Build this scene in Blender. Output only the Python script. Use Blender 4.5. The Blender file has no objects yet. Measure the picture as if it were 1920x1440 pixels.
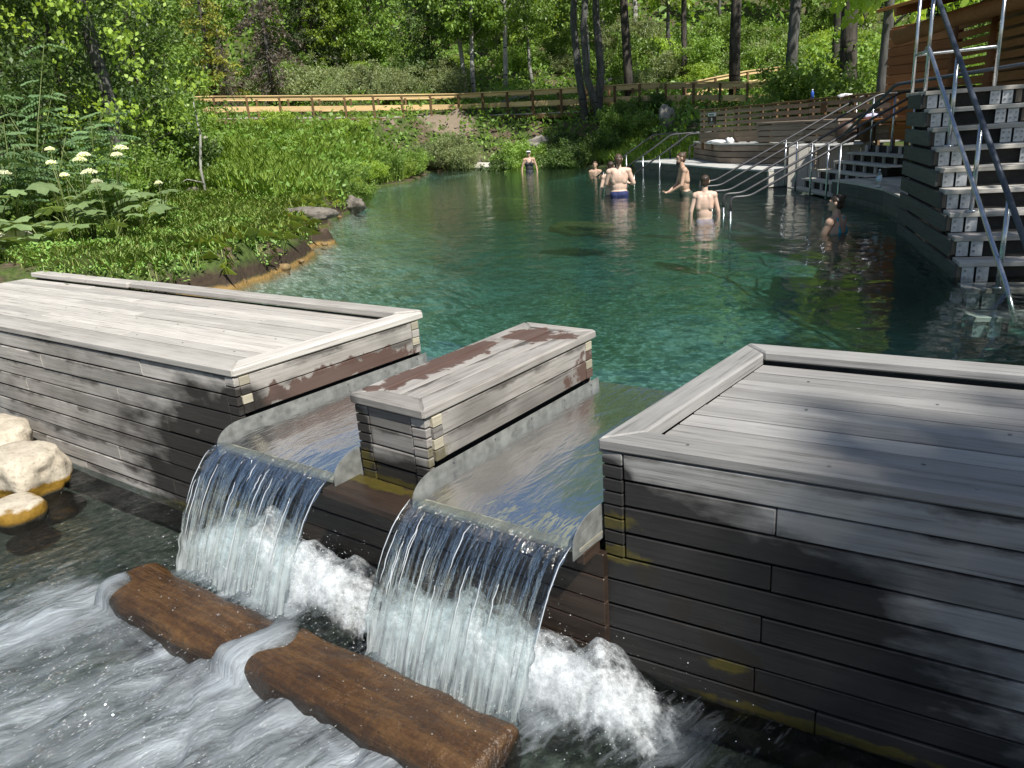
import bpy, bmesh, math, random
import numpy as np
from mathutils import Vector, Matrix
from math import radians, sin, cos, pi, sqrt

S = bpy.context.scene
COL = S.collection
random.seed(7)

# ------------------------------------------------------------------ camera
F, PITCH, ROLL, YAW, EYE = 1450., radians(18.3), radians(4.1), radians(36.5), 1.6
hd = Vector((-sin(YAW), cos(YAW), 0)); rt = Vector((cos(YAW), sin(YAW), 0)); up = Vector((0, 0, 1))
fw = hd*cos(PITCH) - up*sin(PITCH); u0 = hd*sin(PITCH) + up*cos(PITCH)
cr = rt*cos(ROLL) - u0*sin(ROLL); cu = rt*sin(ROLL) + u0*cos(ROLL)
cd = bpy.data.cameras.new('camera'); cam = bpy.data.objects.new('camera', cd); COL.objects.link(cam)
cam.matrix_world = Matrix(((cr.x, cu.x, -fw.x, 0), (cr.y, cu.y, -fw.y, 0), (cr.z, cu.z, -fw.z, EYE), (0, 0, 0, 1)))
cd.sensor_width = 36; cd.lens = F/1920*36; cd.clip_start = .05; cd.clip_end = 600
S.camera = cam

# ------------------------------------------------------------------ light
SUN = Vector((.80, -.40, 1.10)).normalized()          # direction towards the sun
wd = bpy.data.worlds.new('World'); S.world = wd; wd.use_nodes = True
nt = wd.node_tree; bg = nt.nodes['Background']
sk = nt.nodes.new('ShaderNodeTexSky'); sk.sky_type = 'NISHITA'; sk.sun_disc = False
sk.sun_elevation = math.asin(SUN.z); sk.sun_rotation = math.atan2(SUN.x, SUN.y)
nt.links.new(sk.outputs[0], bg.inputs[0]); bg.inputs[1].default_value = .075
sl = bpy.data.lights.new('sun', 'SUN'); sl.energy = 5.0; sl.angle = radians(.5); sl.color = (1, .96, .88)
so = bpy.data.objects.new('sun', sl); COL.objects.link(so)
so.rotation_euler = (-SUN).to_track_quat('-Z', 'Y').to_euler(); so.location = (10, -5, 20)
vs = S.view_settings; vs.view_transform = 'Standard'; vs.look = 'None'; vs.exposure = 0.42; vs.gamma = 1; vs.use_curve_mapping = False
S.cycles.max_bounces = 8; S.cycles.transparent_max_bounces = 24; S.cycles.volume_bounces = 0
S.cycles.caustics_reflective = False; S.cycles.caustics_refractive = False

# ------------------------------------------------------------------ helpers
WM = {}
def tag(o, label=None, cat=None, group=None, kind=None):
    if label: o['label'] = label
    if cat: o['category'] = cat
    if group: o['group'] = group
    if kind: o['kind'] = kind
    return o
def wm(o): return WM.get(o.name, Matrix.Identity(4))
def put(o, M, parent=None):
    COL.objects.link(o); WM[o.name] = M.copy()
    if parent is not None:
        o.parent = parent; o.matrix_basis = wm(parent).inverted() @ M
    else: o.matrix_basis = M
    return o
def thing(name, loc, label, cat, group=None, rz=0, sc=1):
    o = bpy.data.objects.new(name, None); o.empty_display_size = .1
    put(o, Matrix.Translation(loc) @ Matrix.Rotation(rz, 4, 'Z') @ Matrix.Scale(sc, 4))
    return tag(o, label, cat, group)
def obj(name, me, mat=None, parent=None, M=None):
    if mat is not None and not me.materials: me.materials.append(mat)
    return put(bpy.data.objects.new(name, me), M or Matrix.Identity(4), parent)
def copytree(src, M):
    r = src.copy(); COL.objects.link(r); r.matrix_basis = M; WM[r.name] = M.copy()
    for ch in src.children:
        c = ch.copy(); COL.objects.link(c); c.parent = r
        for g in ch.children:
            d = g.copy(); COL.objects.link(d); d.parent = c
    return r
def pydata(name, v, f, smooth=False):
    me = bpy.data.meshes.new(name); me.from_pydata([tuple(p) for p in v], [], f); me.update()
    if smooth: me.shade_smooth()
    return me
def polys(name, V, n, smooth=False):
    """V (k, n, 3): k loose n-gons"""
    V = np.asarray(V, np.float32); k = len(V); me = bpy.data.meshes.new(name)
    me.vertices.add(k*n); me.vertices.foreach_set('co', V.reshape(-1))
    me.loops.add(k*n); me.loops.foreach_set('vertex_index', np.arange(k*n, dtype=np.int32))
    me.polygons.add(k); me.polygons.foreach_set('loop_start', np.arange(0, k*n, n, dtype=np.int32))
    me.update(calc_edges=True); me.validate()
    if smooth: me.shade_smooth()
    return me
def grid(name, P, smooth=True, close=False):
    """P (a, b, 3) grid of points"""
    P = np.asarray(P, float); a, b = P.shape[:2]
    i, j = np.meshgrid(np.arange(a-1), np.arange(b if close else b-1), indexing='ij'); jn = (j+1) % b
    f = np.stack([i*b+j, (i+1)*b+j, (i+1)*b+jn, i*b+jn], -1).reshape(-1, 4)
    me = bpy.data.meshes.new(name)
    me.vertices.add(a*b); me.vertices.foreach_set('co', P.reshape(-1).astype(np.float32))
    me.loops.add(f.size); me.loops.foreach_set('vertex_index', f.reshape(-1).astype(np.int32))
    me.polygons.add(len(f)); me.polygons.foreach_set('loop_start', np.arange(0, f.size, 4, dtype=np.int32))
    me.update(calc_edges=True)
    if smooth: me.shade_smooth()
    return me
_bt = None
def cham(lx, ly, lz, c):
    """chamfered box, lengths lx ly lz, centred"""
    h = [lx/2, ly/2, lz/2]; c = min(c, min(h)*.45); v = []; idx = {}
    for sx in (-1, 1):
        for sy in (-1, 1):
            for sz in (-1, 1):
                s = (sx, sy, sz)
                for ax in range(3):
                    idx[s, ax] = len(v); v.append([s[k]*(h[k]-(0 if k == ax else c)) for k in range(3)])
    f = []
    for ax in range(3):
        o = [k for k in range(3) if k != ax]
        for s in (-1, 1):
            q = []
            for a, b in ((-1, -1), (1, -1), (1, 1), (-1, 1)):
                t = [0, 0, 0]; t[ax] = s; t[o[0]] = a; t[o[1]] = b; q.append(idx[tuple(t), ax])
            f.append(q)
    for ax in range(3):          # edges along ax
        o = [k for k in range(3) if k != ax]
        for a in (-1, 1):
            for b in (-1, 1):
                t0 = [0, 0, 0]; t1 = [0, 0, 0]; t0[ax] = -1; t1[ax] = 1
                for t in (t0, t1): t[o[0]] = a; t[o[1]] = b
                f.append([idx[tuple(t0), o[0]], idx[tuple(t1), o[0]], idx[tuple(t1), o[1]], idx[tuple(t0), o[1]]])
    for sx in (-1, 1):
        for sy in (-1, 1):
            for sz in (-1, 1): f.append([idx[(sx, sy, sz), k] for k in range(3)])
    # orient outward
    V = np.array(v)
    for k, q in enumerate(f):
        n = np.cross(V[q[1]]-V[q[0]], V[q[2]]-V[q[0]])
        if n.dot(V[q].mean(0)) < 0: f[k] = q[::-1]
    return v, f
_cache = {}
def board(name, a, b, w, t, mat, parent=None, side=None, c=.004, roll=0.):
    """board from a to b (centre line), width w along side, thickness t along the third axis"""
    a = Vector(a); b = Vector(b); x = (b-a); L = x.length; x.normalize()
    s = Vector(side) if side is not None else up.cross(x)
    s = (s - x*s.dot(x)).normalized(); z = x.cross(s)
    key = (round(L, 3), round(w, 4), round(t, 4), mat.name, round(c, 4))
    if key not in _cache:
        v, f = cham(L, w, t, c); me = pydata(name, v, f); me.materials.append(mat); _cache[key] = me
    m = (a+b)/2
    M = Matrix(((x.x, s.x, z.x, m.x), (x.y, s.y, z.y, m.y), (x.z, s.z, z.z, m.z), (0, 0, 0, 1)))
    return obj(name, _cache[key], None, parent, M)
def hexa(name, q, z0, z1, mat, parent=None, bev=.004):
    """prism on quad q (XY, or XYZ tops): X runs along q0->q1"""
    q = [Vector((p[0], p[1], 0)) for p in q]; m = sum(q, Vector())/4; x = (q[1]-q[0]).normalized(); y = up.cross(x)
    M = Matrix(((x.x, y.x, 0, m.x), (x.y, y.y, 0, m.y), (0, 0, 1, (z0+z1)/2), (0, 0, 0, 1)))
    loc = [((p-m).dot(x), (p-m).dot(y)) for p in q]; h = (z1-z0)/2
    v = [(p[0], p[1], -h) for p in loc]+[(p[0], p[1], h) for p in loc]
    f = [(3, 2, 1, 0), (4, 5, 6, 7), (0, 1, 5, 4), (1, 2, 6, 5), (2, 3, 7, 6), (3, 0, 4, 7)]
    bm = bmesh.new(); vs_ = [bm.verts.new(p) for p in v]
    for k in f: bm.faces.new([vs_[i] for i in k])
    bmesh.ops.recalc_face_normals(bm, faces=bm.faces)
    if bev: bmesh.ops.bevel(bm, geom=list(bm.edges), offset=bev, segments=1, affect='EDGES')
    me = bpy.data.meshes.new(name); bm.to_mesh(me); bm.free()
    return obj(name, me, mat, parent, M)
def tube_pts(P, r, seg=8, cap=True):
    P = [Vector(p) for p in P]; r = [r]*len(P) if np.isscalar(r) else r; V = []; Fc = []
    ref = None
    for i, p in enumerate(P):
        d = ((P[min(i+1, len(P)-1)]-p).normalized() + (p-P[max(i-1, 0)]).normalized())
        d = d.normalized() if d.length > 1e-6 else Vector((0, 0, 1))
        if ref is None: ref = Vector((1, 0, 0)) if abs(d.x) < .8 else Vector((0, 1, 0))
        s = (ref - d*ref.dot(d)).normalized(); ref = s; t = d.cross(s)
        for k in range(seg):
            a = 2*pi*k/seg; V.append(p + (s*cos(a)+t*sin(a))*r[i])
    for i in range(len(P)-1):
        for k in range(seg):
            Fc.append((i*seg+k, i*seg+(k+1) % seg, (i+1)*seg+(k+1) % seg, (i+1)*seg+k))
    if cap:
        Fc.append(tuple(range(seg))[::-1]); Fc.append(tuple((len(P)-1)*seg+k for k in range(seg)))
    return V, Fc
def tube(name, P, r, mat, parent=None, seg=8):
    v, f = tube_pts(P, r, seg); return obj(name, pydata(name, v, f, True), mat, parent)
def merge(parts):
    V = []; Fc = []
    for v, f in parts:
        o = len(V); V += [tuple(p) for p in v]; Fc += [tuple(i+o for i in q) for q in f]
    return V, Fc
def arc(P, r=.08, n=4):
    """round the corners of a polyline"""
    P = [Vector(p) for p in P]; out = [P[0]]
    for i in range(1, len(P)-1):
        a = (P[i-1]-P[i]); b = (P[i+1]-P[i]); ra = min(r, a.length*.45, b.length*.45)
        p0 = P[i]+a.normalized()*ra; p1 = P[i]+b.normalized()*ra
        for k in range(n+1):
            t = k/n; out.append(p0*(1-t)**2 + P[i]*2*t*(1-t) + p1*t*t)
    out.append(P[-1]); return out

# numpy value noise
def _h(i, j, k, s):
    n = (i*374761393 + j*668265263 + k*2147483647 % 1000003 + s*1274126177) & 0x7fffffff
    n = ((n ^ (n >> 13))*1274126177) & 0x7fffffff
    return ((n ^ (n >> 16)) & 0xffff)/65535.
def vnoise(x, y, z=0, s=0):
    x, y, z = np.broadcast_arrays(np.asarray(x, float), np.asarray(y, float), np.asarray(z, float))
    i, j, k = np.floor(x).astype(np.int64), np.floor(y).astype(np.int64), np.floor(z).astype(np.int64)
    u, v, w = x-i, y-j, z-k; u = u*u*(3-2*u); v = v*v*(3-2*v); w = w*w*(3-2*w); r = 0
    for a in (0, 1):
        for b in (0, 1):
            for c in (0, 1):
                r = r + _h(i+a, j+b, k+c, s)*(u if a else 1-u)*(v if b else 1-v)*(w if c else 1-w)
    return r
def fbm(x, y, z=0, s=0, o=4):
    r = 0; a = .5
    for q in range(o):
        r = r + a*vnoise(x*2**q, y*2**q, z*2**q, s+q); a *= .5
    return r/(1-.5**o)
def smooth(t): t = np.clip(t, 0, 1); return t*t*(3-2*t)

# ------------------------------------------------------------------ materials
class NT:
    def __init__(s, name, disp=False):
        s.m = bpy.data.materials.new(name); s.m.use_nodes = True; s.t = s.m.node_tree; s.t.nodes.clear()
        s.out = s.n('OutputMaterial')
    def n(s, ty, **kw):
        n = s.t.nodes.new('ShaderNode'+ty)
        for k, v in kw.items(): setattr(n, k, v)
        return n
    def set(s, sock, v):
        if isinstance(v, bpy.types.NodeSocket): s.t.links.new(v, sock)
        elif v is not None:
            if sock.type == 'RGBA' and len(v) == 3: v = (*v, 1)
            sock.default_value = v
    def math(s, op, a, b=None, c=None, clamp=False):
        n = s.n('Math', operation=op, use_clamp=clamp)
        for k, v in enumerate((a, b, c)):
            if v is not None: s.set(n.inputs[k], v)
        return n.outputs[0]
    def vec(s, op, a, b=None, out=0):
        n = s.n('VectorMath', operation=op); s.set(n.inputs[0], a)
        if b is not None: s.set(n.inputs[1], b)
        return n.outputs['Value'] if op in ('LENGTH', 'DOT_PRODUCT', 'DISTANCE') else n.outputs[0]
    def mix(s, f, a, b, blend='MIX'):
        n = s.n('Mix', data_type='RGBA', blend_type=blend); s.set(n.inputs[0], f); s.set(n.inputs[6], a); s.set(n.inputs[7], b); return n.outputs[2]
    def noise(s, co, scale=5, detail=3, rough=.55, dist=0, out=0):
        n = s.n('TexNoise'); s.set(n.inputs['Vector'], co); s.set(n.inputs['Scale'], scale); n.inputs['Detail'].default_value = detail
        n.inputs['Roughness'].default_value = rough; n.inputs['Distortion'].default_value = dist; return n.outputs[out]
    def mapr(s, v, a, b, c=0, d=1, smooth=False):
        n = s.n('MapRange', interpolation_type='SMOOTHSTEP' if smooth else 'LINEAR'); s.set(n.inputs[0], v)
        for k, x in zip((1, 2, 3, 4), (a, b, c, d)): s.set(n.inputs[k], x)
        return n.outputs[0]
    def ramp(s, v, stops):
        n = s.n('ValToRGB'); s.set(n.inputs[0], v); e = n.color_ramp.elements
        while len(e) < len(stops): e.new(.5)
        for k, (p, c) in enumerate(stops): e[k].position = p; e[k].color = (*c, 1) if len(c) == 3 else c
        return n.outputs[0]
    def pos(s): return s.n('NewGeometry').outputs['Position']
    def oco(s): return s.n('TexCoord').outputs['Object']
    def rnd(s): return s.n('ObjectInfo').outputs['Random']
    def scale(s, co, v): return s.vec('MULTIPLY', co, v)
    def bump(s, h, st=.3, d=.01, nrm=None):
        n = s.n('Bump'); n.inputs['Strength'].default_value = st; n.inputs['Distance'].default_value = d; s.set(n.inputs['Height'], h)
        if nrm is not None: s.set(n.inputs['Normal'], nrm)
        return n.outputs[0]
    def bsdf(s, col, rough=.6, metal=0, nrm=None, spec=.5, **kw):
        n = s.n('BsdfPrincipled'); s.set(n.inputs['Base Color'], col); s.set(n.inputs['Roughness'], rough); s.set(n.inputs['Metallic'], metal)
        s.set(n.inputs['Specular IOR Level'], spec)
        if nrm is not None: s.set(n.inputs['Normal'], nrm)
        return n.outputs[0]
    def sh(s, ty, **kw):
        n = s.n(ty)
        for k, v in kw.items(): s.set(n.inputs[k], v)
        return n.outputs[0]
    def mixsh(s, f, a, b):
        n = s.n('MixShader'); s.set(n.inputs[0], f); s.set(n.inputs[1], a); s.set(n.inputs[2], b); return n.outputs[0]
    def addsh(s, a, b):
        n = s.n('AddShader'); s.set(n.inputs[0], a); s.set(n.inputs[1], b); return n.outputs[0]
    def end(s, surf=None, vol=None):
        if surf is not None: s.t.links.new(surf, s.out.inputs[0])
        if vol is not None: s.t.links.new(vol, s.out.inputs[1])
        return s.m

def blob_mask(k, blobs, amp=.9, scale=3.5, sharp=4, st=(1, 1, 1)):
    """1 inside noisy ellipsoids given as (centre, radii)"""
    p = k.pos(); nz = k.math('SUBTRACT', k.noise(k.scale(p, st), scale, 5, .55), .5); r = None
    for c, rad in blobs:
        d = k.vec('LENGTH', k.vec('DIVIDE', k.vec('SUBTRACT', p, c), rad))
        v = k.math('SUBTRACT', 1, d); r = v if r is None else k.math('MAXIMUM', r, v)
    return k.math('MULTIPLY', k.math('MULTIPLY_ADD', nz, amp, r), sharp, clamp=True)

def wood(name, c1, c2, wet=None, algae=None, pale=None, wetcol=(.008, .0068, .006), rough=.78, bump=.35, gscale=1., brown=None, streak=False):
    k = NT(name); rn = k.rnd(); o = k.oco()
    sh = k.n('CombineXYZ'); k.set(sh.inputs[0], k.math('MULTIPLY', rn, 37.)); k.set(sh.inputs[1], k.math('MULTIPLY', rn, 13.))
    co = k.vec('ADD', o, sh.outputs[0])
    g = k.noise(k.scale(co, (2.2*gscale, 55*gscale, 55*gscale)), 1, 4, .6)
    gl = k.noise(k.scale(co, (.9, 14, 14)), 1, 3, .55, .6)
    bl = k.noise(co, 2.6, 4, .6)
    fac = k.math('ADD', k.math('MULTIPLY', g, .45), k.math('ADD', k.math('MULTIPLY', gl, .3), k.math('MULTIPLY', bl, .25)))
    col = k.mix(k.mapr(fac, .32, .66), c1, c2)
    col = k.mix(k.mapr(g, .30, .42, .55, 0), col, tuple(x*.45 for x in c1))
    v = k.math('MULTIPLY_ADD', rn, .5, .75)
    col = k.vec('SCALE', col); k.set(col.node.inputs['Scale'], v)
    if streak:
        oy = k.n('SeparateXYZ'); k.set(oy.inputs[0], o); n5 = k.noise(k.scale(co, (3.5, 9, 9)), 1, 5, .65); n6 = k.noise(k.scale(co, (.8, 1, 1)), 1, 2)
        ed_ = k.math('ADD', k.math('MULTIPLY', oy.outputs[1], 9.), k.math('ADD', k.math('MULTIPLY', n5, 1.5), k.math('MULTIPLY', n6, 1.1)))
        sm_ = k.mapr(ed_, 1.62, 1.90); col = k.mix(k.math('MULTIPLY', sm_, .82), col, (.035, .030, .026))
        wn = k.noise(co, 1.1, 3, .6); col = k.mix(k.mapr(wn, .50, .68, 0, .45), col, tuple(x*1.35 for x in c2)); col = k.mix(k.mapr(wn, .45, .30, 0, .55), col, tuple(x*.55 for x in c1))
    r = rough
    if brown is not None:
        col = k.mix(k.math('MULTIPLY', blob_mask(k, brown, 2.6, 7.5, 6), .9), col, (.085, .045, .034))
    if pale is not None:
        col = k.mix(blob_mask(k, pale, 1.6, 7, 9), col, (.22, .18, .115))
    if wet is not None:
        m = blob_mask(k, wet, 1.25, 1.9, 3.4, (1, 1, 2.3))
        wv = k.mix(k.noise(co, 5, 3), wetcol, tuple(x*2.4 for x in wetcol))
        col = k.mix(k.math('MULTIPLY', m, .95), col, wv); r = k.mapr(m, 0, 1, rough, .62)
    if algae is not None:
        m2 = blob_mask(k, algae, 2.0, 13, 3)
        col = k.mix(k.math('MULTIPLY', m2, .6), col, k.mix(k.noise(k.pos(), 25, 2), (.055, .055, .008), (.13, .10, .014)))
    b = k.bump(k.math('ADD', g, k.math('MULTIPLY', bl, .5)), bump, .006)
    return k.end(k.bsdf(col, r, 0, b, .35))

M = {}
GREY1, GREY2 = (.235, .215, .195), (.46, .435, .405)
wetL = [((-3.85, 2.6, -.42), (1.75, .6, .70)), ((-4.5, 2.6, -.62), (1.15, .5, .20)), ((-4.6, 2.6, -.25), (.55, .5, .10)), ((-4.02, 2.6, .05), (.28, .3, .22))]
algL = [((-4.75, 2.6, -.83), (.8, .3, .06)), ((-4.45, 2.6, -.62), (.3, .3, .05))]
M['wood_left'] = wood('weathered_wood_left', GREY1, GREY2, wetL, algL, streak=True, brown=[((-4.0, 3.5, .07), (.12, 1.0, .085))])
M['wood_deck'] = wood('weathered_deck_wood', (.33, .305, .28), (.57, .545, .505), rough=.7)
M['wood_right_deck'] = wood('weathered_deck_wood_right', (.20, .195, .19), (.40, .39, .38), rough=.62)
wetR = [((-1.4, 2.6, -.10), (1.1, .5, .30)), ((-1.15, 2.6, -.45), (1.35, .6, .58)), ((-.6, 2.6, -.78), (1.7, .6, .30)), ((-1.5, 2.6, .14), (.16, .4, .12))]
palR = [((-1.32, 2.6, -.28), (.07, .3, .07)), ((-1.17, 2.6, -.42), (.06, .3, .10)), ((-1.02, 2.6, -.52), (.07, .3, .08)), ((-.90, 2.6, -.60), (.10, .3, .08)), ((-.86, 2.6, -.73), (.12, .3, .07))]
algR = [((-1.46, 2.6, -.05), (.10, .3, .05)), ((-1.45, 2.6, -.22), (.16, .3, .05)), ((-.95, 2.6, -.64), (.12, .3, .04)), ((-.6, 2.6, -.82), (.7, .3, .03))]
M['wood_right'] = wood('weathered_wood_right', (.17, .165, .16), (.36, .355, .345), wetR, algR, palR, (.007, .0065, .0065), streak=True)
M['wood_mid'] = wood('weathered_wood_middle', (.17, .155, .14), (.37, .35, .33), streak=True, wet=[((-2.75, 2.5, -.12), (.5, .3, .2)), ((-3.0, 2.6, .1), (.16, .3, .25))],
                     algae=[((-2.75, 2.55, -.14), (.4, .2, .03)), ((-2.98, 2.6, -.04), (.12, .2, .06)), ((-2.44, 2.6, .05), (.05, .2, .08))],
                     brown=[((-2.9, 3.25, .35), (.12, .55, .1)), ((-2.75, 3.95, .35), (.2, .17, .1)), ((-2.95, 2.72, .35), (.07, .05, .1)), ((-2.55, 4.0, .33), (.1, .08, .1)), ((-2.42, 4.1, .1), (.1, .2, .12))])
M['end_grain'] = wood('pale_end_grain', (.30, .27, .20), (.50, .46, .36), bump=.2)
M['wood_wet'] = wood('wet_dark_wood', (.018, .013, .010), (.046, .031, .023), rough=.3, bump=.3,
                     algae=[((-2.8, 2.56, -.14), (.4, .05, .03))])
M['wood_bench'] = wood('bench_wood', (.16, .12, .09), (.30, .24, .19))
M['wood_tan'] = wood('tan_fence_wood', (.22, .155, .105), (.38, .28, .20))
M['wood_pale'] = wood('pale_side_boards', (.40, .38, .34), (.56, .53, .48))
M['wood_clad'] = wood('grey_green_cladding', (.05, .056, .05), (.105, .112, .102))
M['wood_new'] = wood('new_golden_timber', (.56, .37, .17), (.74, .55, .30), bump=.15)
M['wood_newdark'] = wood('brown_post_timber', (.10, .06, .03), (.19, .115, .055), bump=.2)
M['wood_red'] = wood('stained_red_timber', (.22, .085, .030), (.36, .15, .055), bump=.2)
M['wood_orange'] = wood('orange_bench_timber', (.38, .14, .035), (.5, .2, .06), bump=.15)
M['wood_bark_dead'] = wood('dead_grey_wood', (.20, .18, .155), (.42, .39, .35), bump=.6)
def simple(name, c1, c2, rough=.6, metal=0, sc=12, bump=.1, spec=.5, d=.004):
    k = NT(name); o = k.oco(); n = k.noise(o, sc, 4)
    return k.end(k.bsdf(k.mix(k.mapr(n, .3, .7), c1, c2), rough, metal, k.bump(n, bump, d), spec))
M['galv'] = simple('galvanised_steel', (.42, .45, .48), (.62, .64, .66), .42, .55, 22, .05)
M['flash'] = simple('weathered_flashing', (.13, .135, .13), (.30, .31, .295), .5, .2, 14, .15)
M['stainless'] = simple('stainless_tube', (.50, .52, .55), (.62, .64, .67), .24, .9, 30, .01)
M['darkrail'] = simple('dark_blue_grey_rail', (.045, .055, .075), (.075, .088, .115), .45, .3, 30, .02)
M['greyrail'] = simple('grey_painted_rail', (.055, .055, .06), (.09, .09, .095), .4, .3, 30, .02)
M['concrete'] = simple('dark_wet_concrete', (.045, .052, .052), (.095, .105, .10), .6, 0, 6, .3)
M['cement_cap'] = simple('pale_bench_cap', (.42, .42, .41), (.56, .56, .54), .7, 0, 8, .1)
M['spill'] = simple('spillway_floor', (.17, .165, .135), (.33, .315, .26), .5, 0, 7, .3)
M['bolt'] = simple('bolt_metal', (.25, .25, .26), (.4, .4, .42), .35, .8)
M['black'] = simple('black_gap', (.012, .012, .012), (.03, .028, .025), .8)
def rockmat(name, c1, c2, band=None):
    k = NT(name); p = k.pos(); n = k.noise(p, 7, 6, .65); n2 = k.noise(p, 38, 4)
    col = k.mix(k.mapr(n, .3, .68), c1, c2); col = k.mix(k.mapr(n2, .55, .7, 0, .5), col, tuple(x*.5 for x in c1)); r = .75
    if band is not None:
        z = k.n('SeparateXYZ'); k.set(z.inputs[0], p)
        m = k.mapr(k.math('ADD', z.outputs[2], k.math('MULTIPLY', k.math('SUBTRACT', n, .5), .10)), band+.035, band+.015)
        col = k.mix(m, col, k.mix(n2, (.13, .075, .008), (.30, .17, .02)))
        m3 = k.mapr(z.outputs[2], band-.03, band-.06); col = k.mix(m3, col, (.03, .027, .018))
    return k.end(k.bsdf(col, r, 0, k.bump(k.math('ADD', n, k.math('MULTIPLY', n2, .4)), .5, .03), .3))
M['boulder'] = rockmat('pale_boulder', (.36, .31, .24), (.58, .52, .42), -.735)
M['rock'] = rockmat('grey_lichen_rock', (.075, .066, .055), (.24, .215, .185))
M['whiterock'] = rockmat('pale_rock', (.5, .47, .41), (.7, .67, .6))
M['tufa'] = rockmat('orange_stained_tufa', (.09, .055, .02), (.34, .24, .12))
M['subrock'] = rockmat('mossy_sunken_rock', (.07, .065, .018), (.20, .17, .06))
M['log'] = None
k = NT('algae_covered_log'); o = k.oco(); n = k.noise(k.scale(o, (3, 9, 9)), 1, 6, .65); n2 = k.noise(o, 30, 4)
n3 = k.noise(k.scale(o, (2.2, 26, 26)), 1, 5, .65); zl = k.n('SeparateXYZ'); k.set(zl.inputs[0], k.pos())
col = k.ramp(k.math('ADD', k.math('MULTIPLY', n, .45), k.math('ADD', k.math('MULTIPLY', n3, .35), k.math('MULTIPLY', n2, .20))), [(.30, (.012, .007, .005)), (.47, (.062, .030, .011)), (.62, (.125, .066, .024)), (.78, (.19, .115, .045))])
col = k.mix(k.mapr(k.math('ADD', zl.outputs[2], k.math('MULTIPLY', k.math('SUBTRACT', n, .5), .12)), -.70, -.76, 0, .8), col, (.014, .009, .006))
M['log'] = k.end(k.bsdf(col, .28, 0, k.bump(k.math('ADD', k.math('ADD', n, n3), k.math('MULTIPLY', n2, .5)), .9, .025), .6))
def bark(name, c1, c2, c3):
    k = NT(name); p = k.oco(); n = k.noise(k.scale(p, (7, 7, 2.0)), 1, 5, .7); n2 = k.noise(k.scale(p, (2, 2, 9)), 1, 3)
    col = k.mix(k.mapr(n, .35, .65), c1, c2); col = k.mix(k.mapr(n2, .60, .68), col, c3)
    return k.end(k.bsdf(col, .9, 0, k.bump(n, .8, .03), .2))
M['bark'] = bark('dark_bark', (.035, .030, .026), (.11, .098, .085), (.02, .018, .016))
M['bark_pale'] = bark('pale_birch_bark', (.26, .25, .235), (.50, .485, .46), (.04, .036, .03))
M['bark_grey'] = bark('grey_bark', (.055, .054, .052), (.15, .146, .14), (.04, .038, .035))
def leafmat(name, c1, c2, trans=.35, rough=.5, dead=None, hue=(1.2, 1.04, 1.1)):
    k = NT(name); rn = k.rnd(); p = k.pos(); n = k.noise(p, 1.3, 2); n2 = k.noise(p, 23, 1)
    col = k.mix(k.mapr(k.math('ADD', k.math('MULTIPLY', n, .6), k.math('MULTIPLY', n2, .4)), .3, .7), c1, c2)
    if dead: col = k.mix(k.mapr(n2, .63, .66), col, dead)
    s = k.vec('SCALE', k.vec('MULTIPLY', col, hue)); k.set(s.node.inputs['Scale'], k.math('MULTIPLY_ADD', rn, .5, .75))
    d = k.bsdf(s, rough, 0, None, .35)
    tc = k.vec('MULTIPLY', s, (trans*2.3, trans*2.1, trans*1.0)); t = k.sh('BsdfTranslucent', Color=tc)
    return k.end(k.addsh(d, t))
M['leaf_dark'] = leafmat('dark_green_leaves', (.028, .062, .016), (.070, .130, .028))
M['leaf_mid'] = leafmat('green_leaves', (.065, .135, .026), (.14, .245, .042))
M['leaf_light'] = leafmat('bright_green_leaves', (.11, .195, .03), (.21, .33, .05), .45)
M['leaf_yellow'] = leafmat('yellow_green_needles', (.10, .13, .02), (.20, .24, .04), .3)
M['leaf_willow'] = leafmat('grey_green_leaves', (.085, .13, .055), (.17, .23, .095), .3)
M['leaf_rowan'] = leafmat('rowan_leaves', (.06, .13, .055), (.12, .21, .085), .3, .38)
M['needle_dead'] = leafmat('dead_grey_needles', (.085, .068, .055), (.20, .165, .14), .15, hue=(1, 1, .92))
M['needle'] = leafmat('dark_spruce_needles', (.018, .036, .012), (.045, .075, .02), .15)
M['grass'] = leafmat('fresh_grass', (.13, .22, .05), (.22, .33, .08), .35, .5, (.22, .20, .08))
M['horsetail'] = leafmat('bright_horsetail', (.15, .26, .045), (.24, .37, .07), .45)
M['herb'] = leafmat('herb_leaves', (.105, .195, .045), (.19, .31, .075), .40, .5, (.24, .23, .08), hue=(1.04, 1.06, 1.1))
M['fern'] = leafmat('shade_fern', (.05, .12, .02), (.13, .24, .035), .4)
M['bigleaf'] = leafmat('cow_parsnip_leaf', (.085, .15, .055), (.15, .235, .10), .3, .45)
M['petal'] = leafmat('white_petals', (.55, .57, .48), (.75, .76, .68), .3, hue=(1, 1, 1))
M['stem'] = leafmat('green_stem', (.09, .14, .04), (.15, .21, .07), .1)
M['skin'] = simple('pale_skin', (.60, .41, .32), (.68, .49, .39), .5, 0, 6, .05)
M['skin2'] = simple('tanned_skin', (.47, .30, .215), (.55, .37, .275), .5, 0, 6, .05)
M['hair'] = simple('dark_brown_hair', (.020, .013, .009), (.055, .034, .022), .45, 0, 45, .6)
M['hair2'] = simple('brown_hair', (.04, .024, .015), (.10, .062, .038), .5, 0, 45, .6)
M['cloth_navy'] = simple('navy_cloth', (.014, .022, .085), (.02, .032, .12), .8)
M['cloth_black'] = simple('black_swimsuit', (.012, .013, .018), (.03, .032, .042), .6)
M['cloth_green'] = simple('dark_green_cloth', (.025, .035, .025), (.045, .06, .045), .8)
M['cloth_mauve'] = simple('mauve_cloth', (.22, .20, .34), (.32, .3, .44), .8)
M['cloth_teal'] = simple('turquoise_cloth', (.01, .22, .27), (.02, .34, .42), .6)
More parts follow.
